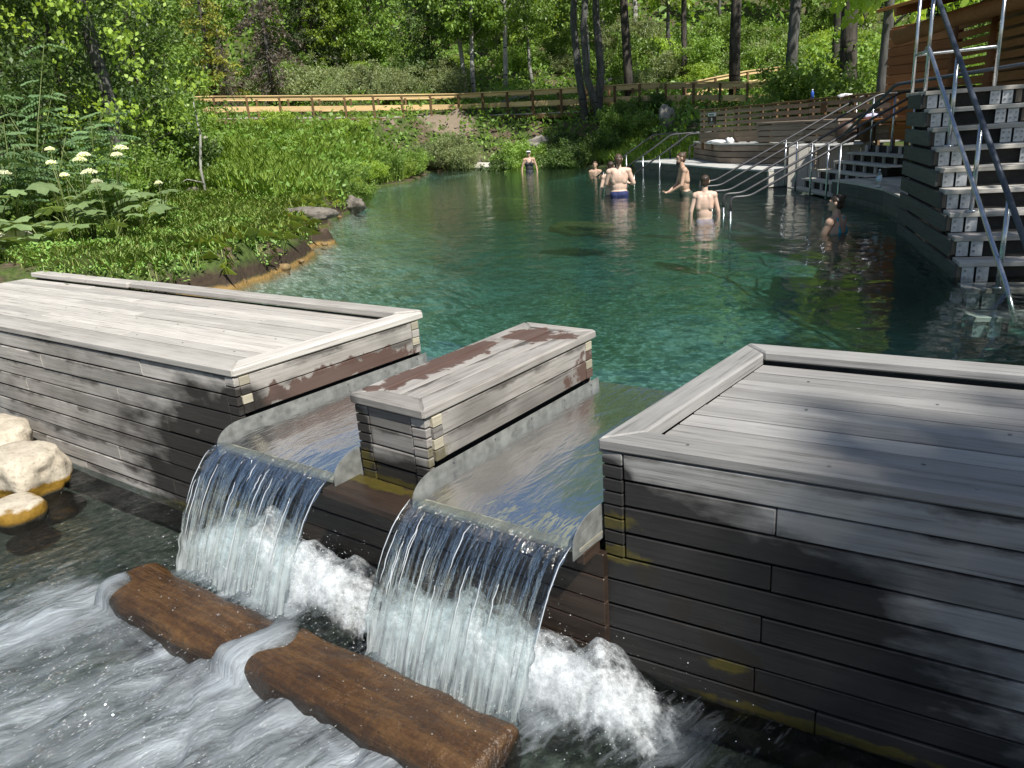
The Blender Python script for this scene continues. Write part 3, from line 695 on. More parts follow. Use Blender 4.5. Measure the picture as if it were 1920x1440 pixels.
# water over the channels, falling sheets, foam, stream
def wfall(xa0, xa1, xb0, xb1, yl, label):
    nu, nv = 140, 60; U, Vv = np.meshgrid(np.linspace(0, 1, nu), np.linspace(0, 1, nv), indexing='ij')
    x = (xa0*(1-U)+xa1*U)*(1-Vv)+(xb0*(1-U)+xb1*U)*Vv
    s = Vv; y = yl-.42*s+.012*U; z = -.075-.69*(s*.10+.90*s**1.9)
    um = U*abs(xa1-xa0)
    rip = (fbm(um*26, Vv*1.2, 0, 21, 3)-.5)*.055*smooth(Vv*2.2) + (fbm(um*70, Vv*2.5, 0, 22, 2)-.5)*.014
    y = y-rip; x = x+(fbm(um*9, Vv*2, 0, 29, 2)-.5)*.03*Vv
    edge = np.minimum(U, 1-U); x = x+np.exp(-(edge/.03)**2)*np.where(U < .5, 1, -1)*(fbm(Vv*16+xa0, 0, 0, 33, 3)-.35)*.07*Vv; y = y-.02*np.exp(-(edge/.015)**2)
    me = grid('waterfall', np.stack([x, y, z], -1)); ul = me.uv_layers.new(name='UVMap')
    li = np.empty(len(me.loops), np.int32); me.loops.foreach_get('vertex_index', li)
    uv = np.stack([um.reshape(-1)[li], Vv.reshape(-1)[li]], -1).astype(np.float32); ul.data.foreach_set('uv', uv.reshape(-1))
    root = thing('waterfall', ((xa0+xa1)/2, 2.2, -.8), label, 'waterfall', 'waterfalls over the weir')
    obj('water_sheet', me, M['fall'], root)
    # smooth sheet sliding over the channel floor
    nu, nv = 40, 60; U, Vv = np.meshgrid(np.linspace(0, 1, nu), np.linspace(0, 1, nv), indexing='ij')
    y = 4.262*(1-Vv)+(yl+.0)*Vv; x = xa0*(1-U)+xa1*U; xbk = {True: (-3.96, -2.95), False: (-2.445, -1.415)}[xa0 < -3]
    x = x*Vv+(xbk[0]*(1-U)+xbk[1]*U)*(1-Vv)
    z = np.interp(y, [2.3, 2.44, 2.6, 3.4, 4.0, 4.15, 4.262], [-.088, -.068, -.052, -.046, -.044, -.040, -.035]) + (fbm(x*9, y*3, 0, 31, 3)-.5)*.010*smooth(Vv*4)*smooth((1-Vv)*8)
    obj('channel_water', grid('channel_water', np.stack([x, y, z], -1)), M['spillwater'], root)
    # strands at both edges and stray threads
    rng = np.random.default_rng(int(-xa0*100)); parts = []
    for e in range(13):
        u = (0.0 if e < 1 else 1.0 if e < 2 else rng.random()); off = 0
        v0 = rng.uniform(0, .2) if e < 2 else rng.uniform(.05, .6); v1 = rng.uniform(.5, .8) if e < 2 else min(1, v0+rng.uniform(.15, .45)); P = []
        for v in np.linspace(v0, v1, 9):
            xx = (xa0*(1-u)+xa1*u)*(1-v)+(xb0*(1-u)+xb1*u)*v
            P.append((xx+off*(1+v)+rng.normal(0, .0025), yl-.42*v-.02-rng.uniform(0, .004), -.072-.69*(v*.10+.90*v**1.9)))
        parts.append(tube_pts(P, [.0008+.0022*sin(pi*min(1, (i+.6)/9)) for i in range(9)], 5))
    v, f = merge(parts); o = obj('water_threads', pydata('water_threads', v, f, True), M['drop'], root); o['kind'] = 'stuff'
    return root
wfall(-4.02, -3.01, -4.06, -3.08, 2.445, 'sunlit waterfall between the left deck and the middle block')
wfall(-2.445, -1.535, -2.50, -1.58, 2.445, 'dark blue waterfall between the middle block and the right deck')

def attr(me, name, arr):
    a = me.attributes.new(name, 'FLOAT', 'POINT'); a.data.foreach_set('value', np.asarray(arr, np.float32).reshape(-1))
# stream surface
sx_ = np.concatenate([np.linspace(-9.5, -5.6, 40), np.linspace(-5.55, -.3, 230), np.linspace(-.2, 4.5, 30)]); sy_ = np.concatenate([np.linspace(-9, .2, 30), np.linspace(.25, 2.66, 150)])
X, Y = np.meshgrid(sx_, sy_, indexing='ij')
inl = smooth((X+4.6)/.5)*smooth((-1.2-X)/.5)
base = -.80 + .055*smooth((Y-1.6)/.35)*inl
turb = (fbm(X*5, Y*2.4, 0, 41, 5)-.5)*.13 + (fbm(X*16, Y*7, 0, 42, 3)-.5)*.035
tamp = .15 + .85*np.exp(-np.maximum(0, np.abs(X+2.8)-1.5)**2/.5)*np.exp(-np.maximum(0, Y-2.3)**2/.3)
Z = base+turb*tamp
lt = np.clip(np.abs(Y-1.82)/.20, 0, 1); film = -.797+.128*(1-lt**4)**.25
path = .10*np.sin(Y*9)+(fbm(X*0+3, Y*5, 0, 49, 2)-.5)*.16
wsh = np.maximum(np.exp(-((X+3.02+.45*(Y-1.8)+path)/.10)**2), .9*np.exp(-((X+4.16)/.07)**2)*smooth((1.85-Y)/.1))
Z = np.maximum(Z, (film+.010)*smooth(wsh*1.6)+Z*(1-smooth(wsh*1.6))+(fbm(X*16, Y*9, 0, 48, 3)-.5)*.03*wsh)
for cx in (-3.55, -2.03):
    Z += .05*np.exp(-(((X-cx)/.45)**2+((Y-2.22)/.14)**2))
fo = 0
for cx, wdt in ((-3.55, .48), (-2.03, .46)):
    fo = np.maximum(fo, 1.0*np.exp(-((np.maximum(0, np.abs(X-cx)-wdt+.1)/.16)**2))*np.exp(-((np.maximum(0, np.abs(Y-2.28)-.12)/.16)**2)))
dn = smooth((1.9-Y)/.25)*np.exp(-(np.maximum(0, np.abs(X+3.35)-1.0)/.5)**2)*np.exp(-np.maximum(0, .9-Y)**2/1.4)
dn2 = smooth((1.85-Y)/.2)*np.exp(-(np.maximum(0, np.abs(X+2.3)-.5)/.3)**2)*np.exp(-np.maximum(0, 1.1-Y)**2/.6)
fo = np.maximum(fo, np.maximum(dn*.62, dn2*.5))
fo = np.maximum(fo, .5*np.exp(-(((X+1.15)/.45)**2+((Y-2.35)/.18)**2)))
fo = np.maximum(fo, 1.0*wsh*np.exp(-((Y-1.75)/.3)**4))
fo = np.maximum(fo, .75*np.exp(-((Y-1.585)/.06)**2)*inl*smooth((fbm(X*5, Y*5, 0, 45, 2)-.3)/.3))
fo = np.clip(fo + (fbm(X*3, Y*1.2, 0, 50, 3)-.5)*.5*(fo > .05), 0, 1)
me = grid('stream', np.stack([X, Y, Z], -1)); attr(me, 'foam', fo)
tag(obj('stream_water', me, M['stream']), 'fast churning stream below the two waterfalls', None, None, 'structure')
# churning foam heaps behind the sheets
def foamheap(cx, wdt, hh, seed, layers=7):
    out = []
    for L in range(layers):
        nu, nv = 90, 46; U, Vv = np.meshgrid(np.linspace(-1, 1, nu), np.linspace(0, 1, nv), indexing='ij')
        x = cx+.06+U*(wdt+.03*L); y = 2.02+.56*Vv+.012*L
        n = fbm(x*4.5+L*7, y*4, 0, seed+L, 3)
        env = smooth((1-np.abs(U))/.35)*smooth(Vv/.18)*smooth((1-Vv)/.55)
        z = -.80+hh*(.10+1.25*n)*env*(1-.11*L)+(fbm(x*15, y*15, 0, seed+9, 3)-.5)*.03*env
        out.append((np.stack([x, y, z], -1), np.clip(env*.85, 0, 1)))
    return out
V = []; Fc = []; A = []
for cx, wdt, hh, sd_ in ((-3.42, .84, .44, 61), (-1.90, .86, .42, 75)):
    for P, e in foamheap(cx, wdt, hh, sd_):
        a_, b_ = e.shape; o = len(V); V += [tuple(p) for p in P.reshape(-1, 3)]; A += list(e.reshape(-1))
        for i in range(a_-1):
            for j in range(b_-1): Fc.append((o+i*b_+j, o+(i+1)*b_+j, o+(i+1)*b_+j+1, o+i*b_+j+1))
me = pydata('foam', V, Fc, True); attr(me, 'foam', A)
tag(obj('foam', me, M['foam']), 'white foam heaped up where the falls hit the stream', None, None, 'stuff')
# droplets
rng = np.random.default_rng(5); pts = []
for cx, wdt in ((-3.55, .62), (-2.03, .60)):
    n = 3200; x = cx+.1+rng.normal(0, wdt*.65, n); y = 2.22+rng.normal(0, .22, n); z = -.76+np.abs(rng.normal(0, .15, n)); r = .0007+.0026*rng.random(n)**3; pts.append(np.stack([x, y, z, r, r*1.3], -1))
n = 1100; x = -3.1+rng.normal(0, .75, n); y = 1.25+rng.normal(0, .35, n); pts.append(np.stack([x, y, -.77+np.abs(rng.normal(0, .03, n)), rng.uniform(.0008, .0016, n), rng.uniform(.003, .012, n)], -1))  # elongated white drops along the flow stand in for stream glints
pts = np.concatenate(pts); pts = pts[(pts[:, 1] < 2.6)]
oc = np.array([(1, 0, 0), (0, 1, 0), (-1, 0, 0), (0, -1, 0), (0, 0, 1), (0, 0, -1)], float); tri = [(0, 1, 4), (1, 2, 4), (2, 3, 4), (3, 0, 4), (1, 0, 5), (2, 1, 5), (3, 2, 5), (0, 3, 5)]
Vd = pts[:, None, :3] + oc[None]*np.stack([pts[:, 3], pts[:, 4], pts[:, 3]], -1)[:, None]
tag(obj('water_drops', polys('water_drops', Vd[:, tri].reshape(-1, 3, 3), 3), M['drop']), 'bright spray drops around the falls and glints shaped as drops on the stream', None, None, 'stuff')

# sunken timber beam across the stream
def lump(name, c, r, mat, seed, sub=4, amp=.35, freq=2.2, flat=None, parent=None, rz=0.):
    bm = bmesh.new(); bmesh.ops.create_icosphere(bm, subdivisions=sub, radius=1); P = np.array([v.co for v in bm.verts])
    n = fbm(P[:, 0]*freq+5, P[:, 1]*freq+seed, P[:, 2]*freq, seed, 4)-.5
    P = np.sign(P)*np.abs(P)**.86; P = P*(1+amp*n[:, None]*2)
    if flat is not None: P[:, 2] = np.where(P[:, 2] > flat, flat+(P[:, 2]-flat)*.25, P[:, 2])
    P = P*np.array(r)
    for v, p in zip(bm.verts, P): v.co = p
    me = bpy.data.meshes.new(name); bm.to_mesh(me); bm.free(); me.shade_smooth()
    return obj(name, me, mat, parent, Matrix.Translation(c) @ Matrix.Rotation(rz, 4, 'Z'))
n1, n2 = 120, 40; U, Vv = np.meshgrid(np.linspace(0, 1, n1), np.linspace(0, 1, n2, endpoint=False), indexing='ij')
ang = Vv*2*pi; ca, sa = np.cos(ang), np.sin(ang); sq = (np.abs(ca)**4+np.abs(sa)**4)**-.25
rr = sq*(1+(fbm(U*11, ca*2+3, sa*2+3, 81, 4)-.5)*.26); endt = np.minimum(1, np.minimum(U, 1-U)/.012+.25)
x = -4.25+2.70*U; yc = 1.80+.06*U+(fbm(U*5, 0, 0, 83)-.5)*.10
nick = 1-.18*np.exp(-((U-.42)/.035)**2)-.15*np.exp(-((U-.75)/.05)**2)
y = yc+.185*ca*rr*endt; z = -.80+(.125*sa*rr)*endt*np.where(sa > 0, nick, 1)-.02*(1-U)
me = grid('log', np.stack([x, y, z], -1), True, True)
tag(obj('fallen_log', me, M['log']), 'brown algae-covered log lying under the waterfalls in the stream', 'log')

def mount(o, label, cat, group=None): return tag(o, label, cat, group)
mount(lump('boulder', (-6.38, 2.22, -.66), (.33, .26, .27), M['boulder'], 3, 5, .24, 1.7, .55), 'large pale boulder with an orange waterline against the deck wall', 'boulder', 'boulders beside the deck wall')
mount(lump('boulder', (-7.12, 2.25, -.62), (.42, .30, .30), M['boulder'], 8, 5, .24, 1.6, .6), 'pale cream boulder cut by the left edge of the photo', 'boulder', 'boulders beside the deck wall')
mount(lump('boulder', (-5.92, 1.93, -.775), (.21, .17, .14), M['boulder'], 14, 4, .18, 1.4, .5), 'small half sunken boulder nearest the stream', 'boulder', 'boulders beside the deck wall')

# ------------------------------------------------------------------ rocks of the bank and the pool
def rock(c, r, mat, seed, label, group=None, **kw): return mount(lump('rock', c, r, M[mat], seed, **kw), label, 'rock', group)
rock((-10.75, 8.95, .42), (.52, .22, .13), 'rock', 21, 'grey lichen-covered rock slab on the bank beside the pool', rz=.7)
rock((-11.75, 4.75, .52), (.34, .25, .20), 'whiterock', 24, 'white rock in the grass behind the left deck')
rock((-16.9, 10.9, .52), (.30, .25, .25), 'rock', 25, 'round grey rock among leaves on the left bank')
rock((-10.4, 7.25, .30), (.24, .15, .10), 'whiterock', 26, 'flat pale stone in the grass near the pool edge')
rock((-9.05, 6.95, .02), (.20, .16, .12), 'whiterock', 27, 'cream stone on the orange waterline of the left bank')
rock((-15.9, 8.0, .50), (.16, .14, .16), 'tufa', 28, 'small brown stone in the long grass of the left bank')
rock((-8.1, 13.75, -.42), (.75, .36, .16), 'subrock', 31, 'large mossy rock under the water in mid pool', flat=.5)
rock((-13.4, 18.6, -.58), (.6, .4, .44), 'subrock', 32, 'small mossy rock under the far pool water', flat=.5)
rock((-13.9, 12.95, .12), (.36, .24, .20), 'rock', 33, 'dark rock overhanging the water at the bank corner')
rock((-21.4, 28.15, .06), (1.3, .45, .18), 'whiterock', 34, 'long pale stone ledge on the far little beach')
rock((-23.2, 28.9, .25), (.9, .3, .22), 'rock', 35, 'grey stone beyond the small far beach')
rock((-27.8, 20.3, 1.0), (.45, .4, .3), 'rock', 36, 'grey rock half hidden in bright grass left of the boardwalk')
rng = random.Random(4)
for i in range(20):
    t = rng.random()*7.99; q = int(t)+1; a = POOL[q]; b = POOL[q+1]; f = t-int(t)
    x, y = a[0]+(b[0]-a[0])*f+rng.gauss(0, .10), a[1]+(b[1]-a[1])*f+rng.gauss(0, .08)
    s = rng.uniform(.03, .085)
    mount(lump('stone', (x, y, .02), (s*1.4, s, s*.7), M['tufa'], 100+i, 2, .3), 'orange stained stone along the left pool edge', 'stone', 'orange stones along the left waterline')
sm = lump('driftwood_stump', (-18.9, 28.9, .55), (.75, .5, .55), M['wood_bark_dead'], 44, 4, .7, 2.6); mount(sm, 'weathered driftwood stump at the dark far shore', 'stump')
for q, (dx, dy, dz) in enumerate(((.9, .1, .6), (.6, -.6, -.2), (-.8, -.2, .3), (.5, .2, .95))):
    v, f = tube_pts([(-18.9, 28.9, .55), (-18.9+dx*.6, 28.9+dy*.6, .55+dz*.5), (-18.9+dx*1.2, 28.9+dy*1.1, .55+dz*.6)], [.16, .10, .03], 7); obj('root', pydata('root', v, f, True), M['wood_bark_dead'], sm)

# ------------------------------------------------------------------ right side: benches, stairs, platform, tower
def wall_seg(name, A, B, z0, z1, t, mat, parent):
    A = Vector((*A, 0)); B = Vector((*B, 0)); d = (B-A).normalized(); n = Vector((-d.y, d.x, 0))*t    # n points to the land side (left of A->B)
    return hexa(name, [A, B, B+n, A+n], z0, z1, mat, parent, .006)
def polyseg(P, L):
    out = [P[0]]; 
    for a, b in zip(P[:-1], P[1:]):
        n = max(1, int(round(math.dist(a, b)/L)))
        for i in range(1, n+1): out.append(lerp(a, b, i/n))
    return out
def offset(P, d):
    out = []
    for i in range(len(P)):
        a = P[max(i-1, 0)]; b = P[min(i+1, len(P)-1)]; ex, ey = b[0]-a[0], b[1]-a[1]; l = math.hypot(ex, ey); out.append((P[i][0]-ey/l*d, P[i][1]+ex/l*d))
    return out
b1 = polyseg([(-11.2, 22.17), (-8.55, 19.85), (-6.94, 18.2), (-5.45, 17.0)], 1.2)
lb = thing('bench_terrace', (-8.5, 19.8, 0), 'lowest long bench with a pale top along the water', 'bench', 'bench terraces beside the pool')
ob = offset(b1, 1.35); oi = offset(b1, .02)
for i in range(len(b1)-1):
    hexa('cap_slab', [b1[i], b1[i+1], ob[i+1], ob[i]], .335, .38, M['cement_cap'], lb, .008)
    hexa('fascia_panel', [oi[i], oi[i+1], offset(b1, .08)[i+1], offset(b1, .08)[i]], .17, .33, M['concrete'], lb, .004)
    hexa('wall_panel', [offset(b1, .05)[i], offset(b1, .05)[i+1], ob[i+1], ob[i]], -1.0, .165, M['concrete'], lb, .004)
e0, e1 = b1[-1], ob[-1]
for i in range(5):
    a, b = lerp(e0, e1, (i+.03)/5), lerp(e0, e1, (i+.97)/5)
    board('side_board', (a[0]+.01, a[1]-.0, .02), (a[0]+.01, a[1], .33), math.dist(a, b), .03, M['wood_pale'], lb, side=(b[0]-a[0], b[1]-a[1], 0), c=.003).location += Vector(((b[0]-a[0])/2, (b[1]-a[1])/2, 0))
b2 = polyseg([(-8.62, 19.9), (-7.45, 18.95), (-5.73, 17.95), (-5.15, 17.3), (-4.95, 16.55)], .9); b2 = offset([(-9.75, 21.9)]+b2[1:], .55)
tb = thing('bench_terrace', (-7, 19.5, .38), 'second bench tier of brown boards above the lowest bench', 'bench', 'bench terraces beside the pool')
o2 = offset(b2, .9)
for i in range(len(b2)-1):
    hexa('cap_slab', [b2[i], b2[i+1], o2[i+1], o2[i]], .82, .865, M['cement_cap'], tb, .008)
    for r in range(3):
        z_ = .74-.145*r; p, q = b2[i], b2[i+1]; pi_, qi = offset(b2, .05)[i], offset(b2, .05)[i+1]
        hexa('slat', [offset(b2, .02)[i], offset(b2, .02)[i+1], qi, pi_], z_-.058, z_+.066, M['wood_bench'], tb, .004)
    hexa('bracket', [offset(b2, .06)[i], lerp(offset(b2, .06)[i], offset(b2, .06)[i+1], .07), lerp(o2[i], o2[i+1], .07), o2[i]], .38, .81, M['wood_bench'], tb, 0)
e0, e1 = (-5.0, 16.95), (-3.3, 17.42)
for i in range(9):
    a, b = lerp(e0, e1, (i+.02)/9), lerp(e0, e1, (i+.98)/9); m_ = lerp(a, b, .5)
    board('side_board', (m_[0], m_[1], -.15), (m_[0], m_[1], .815), math.dist(a, b), .03, M['wood_pale'], tb, side=(b[0]-a[0], b[1]-a[1], 0), c=.003)
hexa('landing_slab', [e0, (-2.4, 17.5), (-2.2, 18.6), (e0[0]+.2, e0[1]+1.2)], .822, .863, M['cement_cap'], tb, .006)
# slatted fence behind
fl = polyseg([(-8.36, 20.45), (-6.04, 19.15), (-3.99, 17.6), (-2.2, 16.25)], 1.25)
sf = thing('slat_fence', (-6, 19.2, .86), 'long slatted timber wall with a dark cap behind the benches', 'fence')
zt0, zt1 = 1.67, 1.74
for i in range(len(fl)-1):
    f = i/(len(fl)-2); matw = M['wood_orange'] if i >= len(fl)-2 else M['wood_tan']
    ztop = zt0+(zt1-zt0)*f; hh = ztop-.88
    for r in range(6):
        zc = .88+hh*(r+.5)/6; w_ = hh/6*(.97 if r < 2 else .69)
        board('slat', (*lerp(fl[i], fl[i+1], .004), zc), (*lerp(fl[i], fl[i+1], .996), zc), w_, .035, matw, sf, side=(0, 0, 1), c=.004)
    for g in (0.02, .33, .66):
        p = lerp(fl[i], fl[i+1], g); board('upright', (p[0]+.04, p[1]+.05, .7), (p[0]+.04, p[1]+.05, ztop), .07, .06, M['wood_newdark'], sf, side=(1, -.6, 0))
    board('cap_rail', (*lerp(fl[i], fl[i+1], 0), ztop+.02), (*lerp(fl[i], fl[i+1], 1), ztop+.02), .12, .04, M['wood_newdark'], sf)
# seat against the fence
ub = thing('bench', (-4.6, 17.8, .86), 'brown slatted bench against the timber wall', 'bench')
sl_ = [(-6.05, 18.85), (-4.75, 17.95), (-3.85, 17.22)]; so_ = offset(sl_, -.34)
for i in range(2):
    hexa('seat', [so_[i], so_[i+1], sl_[i+1], sl_[i]], 1.28, 1.32, M['wood_bench'], ub, .005)
    for r in range(3):
        z_ = 1.20-.125*r
        hexa('slat', [offset(so_, .02)[i], offset(so_, .02)[i+1], offset(so_, .06)[i+1], offset(so_, .06)[i]], z_-.05, z_+.055, M['wood_bench'], ub, .004)
    hexa('bracket', [offset(so_, .08)[i], lerp(offset(so_, .08)[i], offset(so_, .08)[i+1], .08), lerp(sl_[i], sl_[i+1], .08), sl_[i]], .87, 1.27, M['wood_newdark'], ub, 0)
ob_ = thing('bench', (-3.1, 16.9, .86), 'orange timber seat beside the stair rails', 'bench')
board('seat', (-3.65, 17.15, 1.26), (-2.2, 16.1, 1.26), .4, .05, M['wood_orange'], ob_)
for p in ((-3.5, 17.05), (-2.35, 16.2)): board('leg', (p[0], p[1], .865), (p[0], p[1], 1.23), .3, .06, M['wood_newdark'], ob_, side=(.7, .7, 0))
# sign on the fence
sg = thing('sign', (-8.05, 20.2, 1.4), 'brown notice with a white pictogram on the timber wall', 'sign')
sd = Vector((-6.04+8.36, 19.15-20.45, 0)).normalized(); sn = Vector((sd.y, -sd.x, 0))
c0 = Vector((-8.36, 20.45, 0))+sd*.36+sn*.03
board('white_header', c0+Vector((0, 0, 1.57)), c0+sd*.30+Vector((0, 0, 1.57)), .085, .02, M['signwhite'], sg, side=(0, 0, 1), c=.002)
pn = board('brown_panel', c0+Vector((0, 0, 1.43)), c0+sd*.30+Vector((0, 0, 1.43)), .185, .02, M['signbrown'], sg, side=(0, 0, 1), c=.002)
q = c0+sd*.15+sn*.0125
def flatpoly(name, pts, org, ex, ez, en, mat, parent, t=.003):
    v = [org+ex*a+ez*b+en*s for s in (0, t) for a, b in pts]; n = len(pts)
    f = [tuple(range(n, 2*n)), tuple(range(n))[::-1]]+[(i, (i+1) % n, n+(i+1) % n, n+i) for i in range(n)]
    return obj(name, pydata(name, v, f), mat, parent)
flatpoly('pictogram', [(-.02, -.03), (.015, -.035), (.035, .0), (.025, .045), (.0, .055), (-.025, .035), (-.01, .012)], q+Vector((0, 0, 1.44)), sd, up, sn, M['signwhite'], pn)
for zz_, l0, l1 in ((1.36, -.10, .10),): flatpoly('text_line', [(l0, -.006), (l1, -.006), (l1, .006), (l0, .006)], q+Vector((0, 0, zz_)), sd, up, sn, M['signwhite'], pn)
for l0, l1, z_ in ((-.11, -.02, 1.575), (-.01, .09, 1.575), (-.09, .08, 1.553)): flatpoly('text_line', [(l0, -.006), (l1, -.006), (l1, .006), (l0, .006)], q+Vector((0, 0, z_))+sd*0, sd, up, sn, M['black'], pn)
flatpoly('notice', [(-.08, -.1), (.08, -.1), (.08, .1), (-.08, .1)], Vector((-3.99-.62, 17.6+.47, 1.55))+sn*.04, sd, up, sn, M['wood_newdark'], sf)

# stairs into the water
st_ = thing('timber_stairs', (-4.2, 15.8, 0), 'pale timber steps leading down into the pool', 'stairs')
e = Vector((.59, -.81, 0))
tl = [(-4.92, 16.65, .06), (-4.66, 16.72, .22), (-4.38, 16.80, .38), (-4.05, 16.72, .54), (-3.78, 16.62, .70)]
for i, t in enumerate(tl):
    A = Vector((t[0], t[1], 0)); dr = Vector((.95, .30, 0)); wdt = 2.17
    for h in range(2):
        a = A+dr*(.145*h+.003); hexa('tread', [a, a+e*wdt, a+e*wdt+dr*.14, a+dr*.14], t[2]-.035, t[2], M['wood_pale'], st_, .004)
    for g in range(5):
        p = A+e*(wdt*(g+.3)/5)+dr*.30; board('riser_block', (p.x, p.y, t[2]), (p.x, p.y, t[2]+.12), .06, .04, M['wood_pale'], st_, side=e, c=.002)
    hexa('riser_shade_board', [A+dr*.34, A+e*wdt+dr*.34, A+e*wdt+dr*.36, A+dr*.36], t[2]-.1, t[2]+.12, M['black'], st_, 0)  # black board paints in the shade of the open riser
for kq in (1, 2, 3, 4):
    A = Vector((tl[0][0], tl[0][1], 0))-Vector((.95, .30, 0))*.28*kq; hexa('tread', [A, A+e*2.17, A+e*2.17+Vector((.95, .3, 0))*.28, A+Vector((.95, .3, 0))*.28], .06-.16*kq-.035, .06-.16*kq, M['wood_clad'], st_, .004)
# five sloping handrails
RB = [(-6.23, 15.91, .27), (-5.69, 14.81, .27), (-5.15, 13.84, .27), (-4.75, 13.35, .27), (-4.43, 12.82, .27)]
place = ['farthest left of the five sloping grey handrails', 'second from left of the five sloping grey handrails', 'middle one of the five sloping grey handrails', 'fourth from left of the five sloping grey handrails', 'nearest and lowest of the five sloping grey handrails']
for i, b in enumerate(RB):
    b = Vector(b); a3 = Vector((.81, .59, 0)); L = 3.0
    hr = thing('handrail', (b.x, b.y, -.8), place[i]+', rising out of the water', 'handrail', 'sloping grey handrails of the pool stairs')
    P = arc([b-a3*.26+Vector((0, 0, -.02)), b+Vector((0, 0, 0)), b+a3*L+Vector((0, 0, .485*L)), b+a3*(L+.55)+Vector((0, 0, .485*L))], .12)
    tube('rail', arc([b-a3*.26+Vector((0, 0, -.22)), b-a3*.26+Vector((0, 0, -.0))]+[b+a3*.05]+[b+a3*L+Vector((0, 0, .485*L)), b+a3*(L+.55)+Vector((0, 0, .485*L))], .09), .021, M['greyrail'], hr, 10)
    p = b-a3*.26; tube('post', [(p.x, p.y, -.95), (p.x, p.y, .06)], .019, M['stainless'], hr)
    for L2 in (1.5, 2.9):
        p = b+a3*L2; zt = b.z+.485*L2; tube('post', [(p.x, p.y, zt-.93), (p.x, p.y, zt-.015)], .019, M['stainless'], hr)
# low platform
pf = thing('timber_platform', (-2.6, 14, 0), 'low curved timber platform with the water bottle on top', 'platform')
fr_ = polyseg([(-3.63, 14.94), (-2.98, 14.08), (-2.45, 13.2), (-2.05, 12.2), (-1.72, 11.0)], 1.3); bk_ = [lerp((-2.55, 15.3), (-.9, 12.3), i/(len(fr_)-1)) for i in range(len(fr_))]
for i in range(len(fr_)-1):
    for j in range(6):
        A, B = lerp(fr_[i], bk_[i], (j+.02)/6), lerp(fr_[i+1], bk_[i+1], (j+.02)/6); C_, D_ = lerp(fr_[i+1], bk_[i+1], (j+.98)/6), lerp(fr_[i], bk_[i], (j+.98)/6)
        hexa('deck_board', [A, B, C_, D_], .295, .33, M['wood_deck'], pf, .003)
    I = [lerp(fr_[q], bk_[q], .03) for q in range(len(fr_))]; J = [lerp(fr_[q], bk_[q], .08) for q in range(len(fr_))]
    hexa('fascia_board', [lerp(fr_[i], bk_[i], .008), lerp(fr_[i+1], bk_[i+1], .008), I[i+1], I[i]], .09, .292, M['wood_clad'], pf, .004)
    hexa('wall_panel', [I[i], I[i+1], bk_[i+1], bk_[i]], -1.0, .085, M['concrete'], pf, .003)
# stair tower
b0 = Vector((-.80, 8.10, 0)); nn = Vector((.33, -.944, 0)); sd2 = Vector((.944, .33, 0)); RUN, RISE = .275, .19; W_ = 1.0
tw = thing('stair_tower', (-1.2, 9.6, 0), 'tall open stair tower with steel brackets and dark plank cladding', 'stair tower')
far = b0-nn*3.0
for kq in range(-2, 9):
    z_ = .15+RISE*kq; A = b0-nn*RUN*kq
    W2 = W_ if kq > 5 else W_+.25*(6-kq)*.5
    for h in range(2):
        a = A-nn*(.145*h); board('tread', a-nn*.07+Vector((0, 0, z_-.022)), a-nn*.07+sd2*W2+Vector((0, 0, z_-.022)), .135, .044, M['wood_pale'] if kq > 2 else M['wood_deck'], tw, c=.004)  # upper treads paler, lower greyer: sunlight put into the wood tone
    if kq == 8:
        for h in range(2, 8): a = A-nn*(.145*h); board('tread', a-nn*.07+Vector((0, 0, z_-.022)), a-nn*.07+sd2*W2+Vector((0, 0, z_-.022)), .135, .044, M['wood_pale'], tw, c=.004)
    if kq < 8 and kq > -4:
        q_ = A-nn*.37; board('riser_shade_board', q_+Vector((0, 0, z_+.06)), q_+sd2*W2+Vector((0, 0, z_+.06)), RISE+.02, .02, M['black'], tw, side=(0, 0, 1), c=.001)  # black board added where the open riser holds only shade
    if kq > -3:
        for g in (.08, .20, W2-.30, W2-.18):
            p = A-nn*.03+sd2*g; br = board('bracket', (p.x, p.y, z_-.046), (p.x, p.y, z_-RISE+.004), .10, .008, M['galv'], tw, side=sd2, c=.002)
            for s_ in (-.025, .025):
                for zq in (-.085, -.14):
                    if g in (.08, .20) and s_ > 0: continue
                    c_ = p+nn*.004+sd2*s_; v, f = tube_pts([(c_.x, c_.y, z_+zq), (c_.x+nn.x*.008, c_.y+nn.y*.008, z_+zq)], .011, 6); obj('bolt', pydata('bolt', v, f), M['bolt'], br)
        p = A-nn*.10; board('stringer_block', (p.x+.02, p.y, z_-.046), (p.x+.02, p.y, z_-RISE+.01), .05, .06, M['wood_bench'], tw, side=nn)
        p = A-nn*.10+sd2*(W2-.06); board('stringer_block', (p.x, p.y, z_-.046), (p.x, p.y, z_-RISE+.01), .05, .06, M['wood_bench'], tw, side=nn)
    if kq > -2:
        o_ = -sd2*.02; zc = z_-RISE/2-.012
        a = far+o_; b = A+o_-nn*.06; board('cladding_plank', (a.x, a.y, zc), (b.x, b.y, zc), RISE-.034, .03, M['wood_clad'], tw, side=(0, 0, 1), c=.004)
        a, b = far+sd2*.04, A+sd2*.04-nn*.1
board('wall_panel', far+Vector((0, 0, -.5)), b0+Vector((0, 0, -.5))+nn*.2, .7, .05, M['concrete'], tw, side=(0, 0, 1))
board('inner_dark_panel', far+sd2*(.12+W_*.5)+Vector((0, 0, -.25)), b0-nn*.55+sd2*(.12+W_*.5)+Vector((0, 0, -.25)), .02, 1.0, M['black'], tw, side=sd2)  # thin black panel added inside so the open risers look dark
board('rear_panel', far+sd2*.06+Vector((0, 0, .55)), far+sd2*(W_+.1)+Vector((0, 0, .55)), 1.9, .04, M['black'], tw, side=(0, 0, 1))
ctr = tw
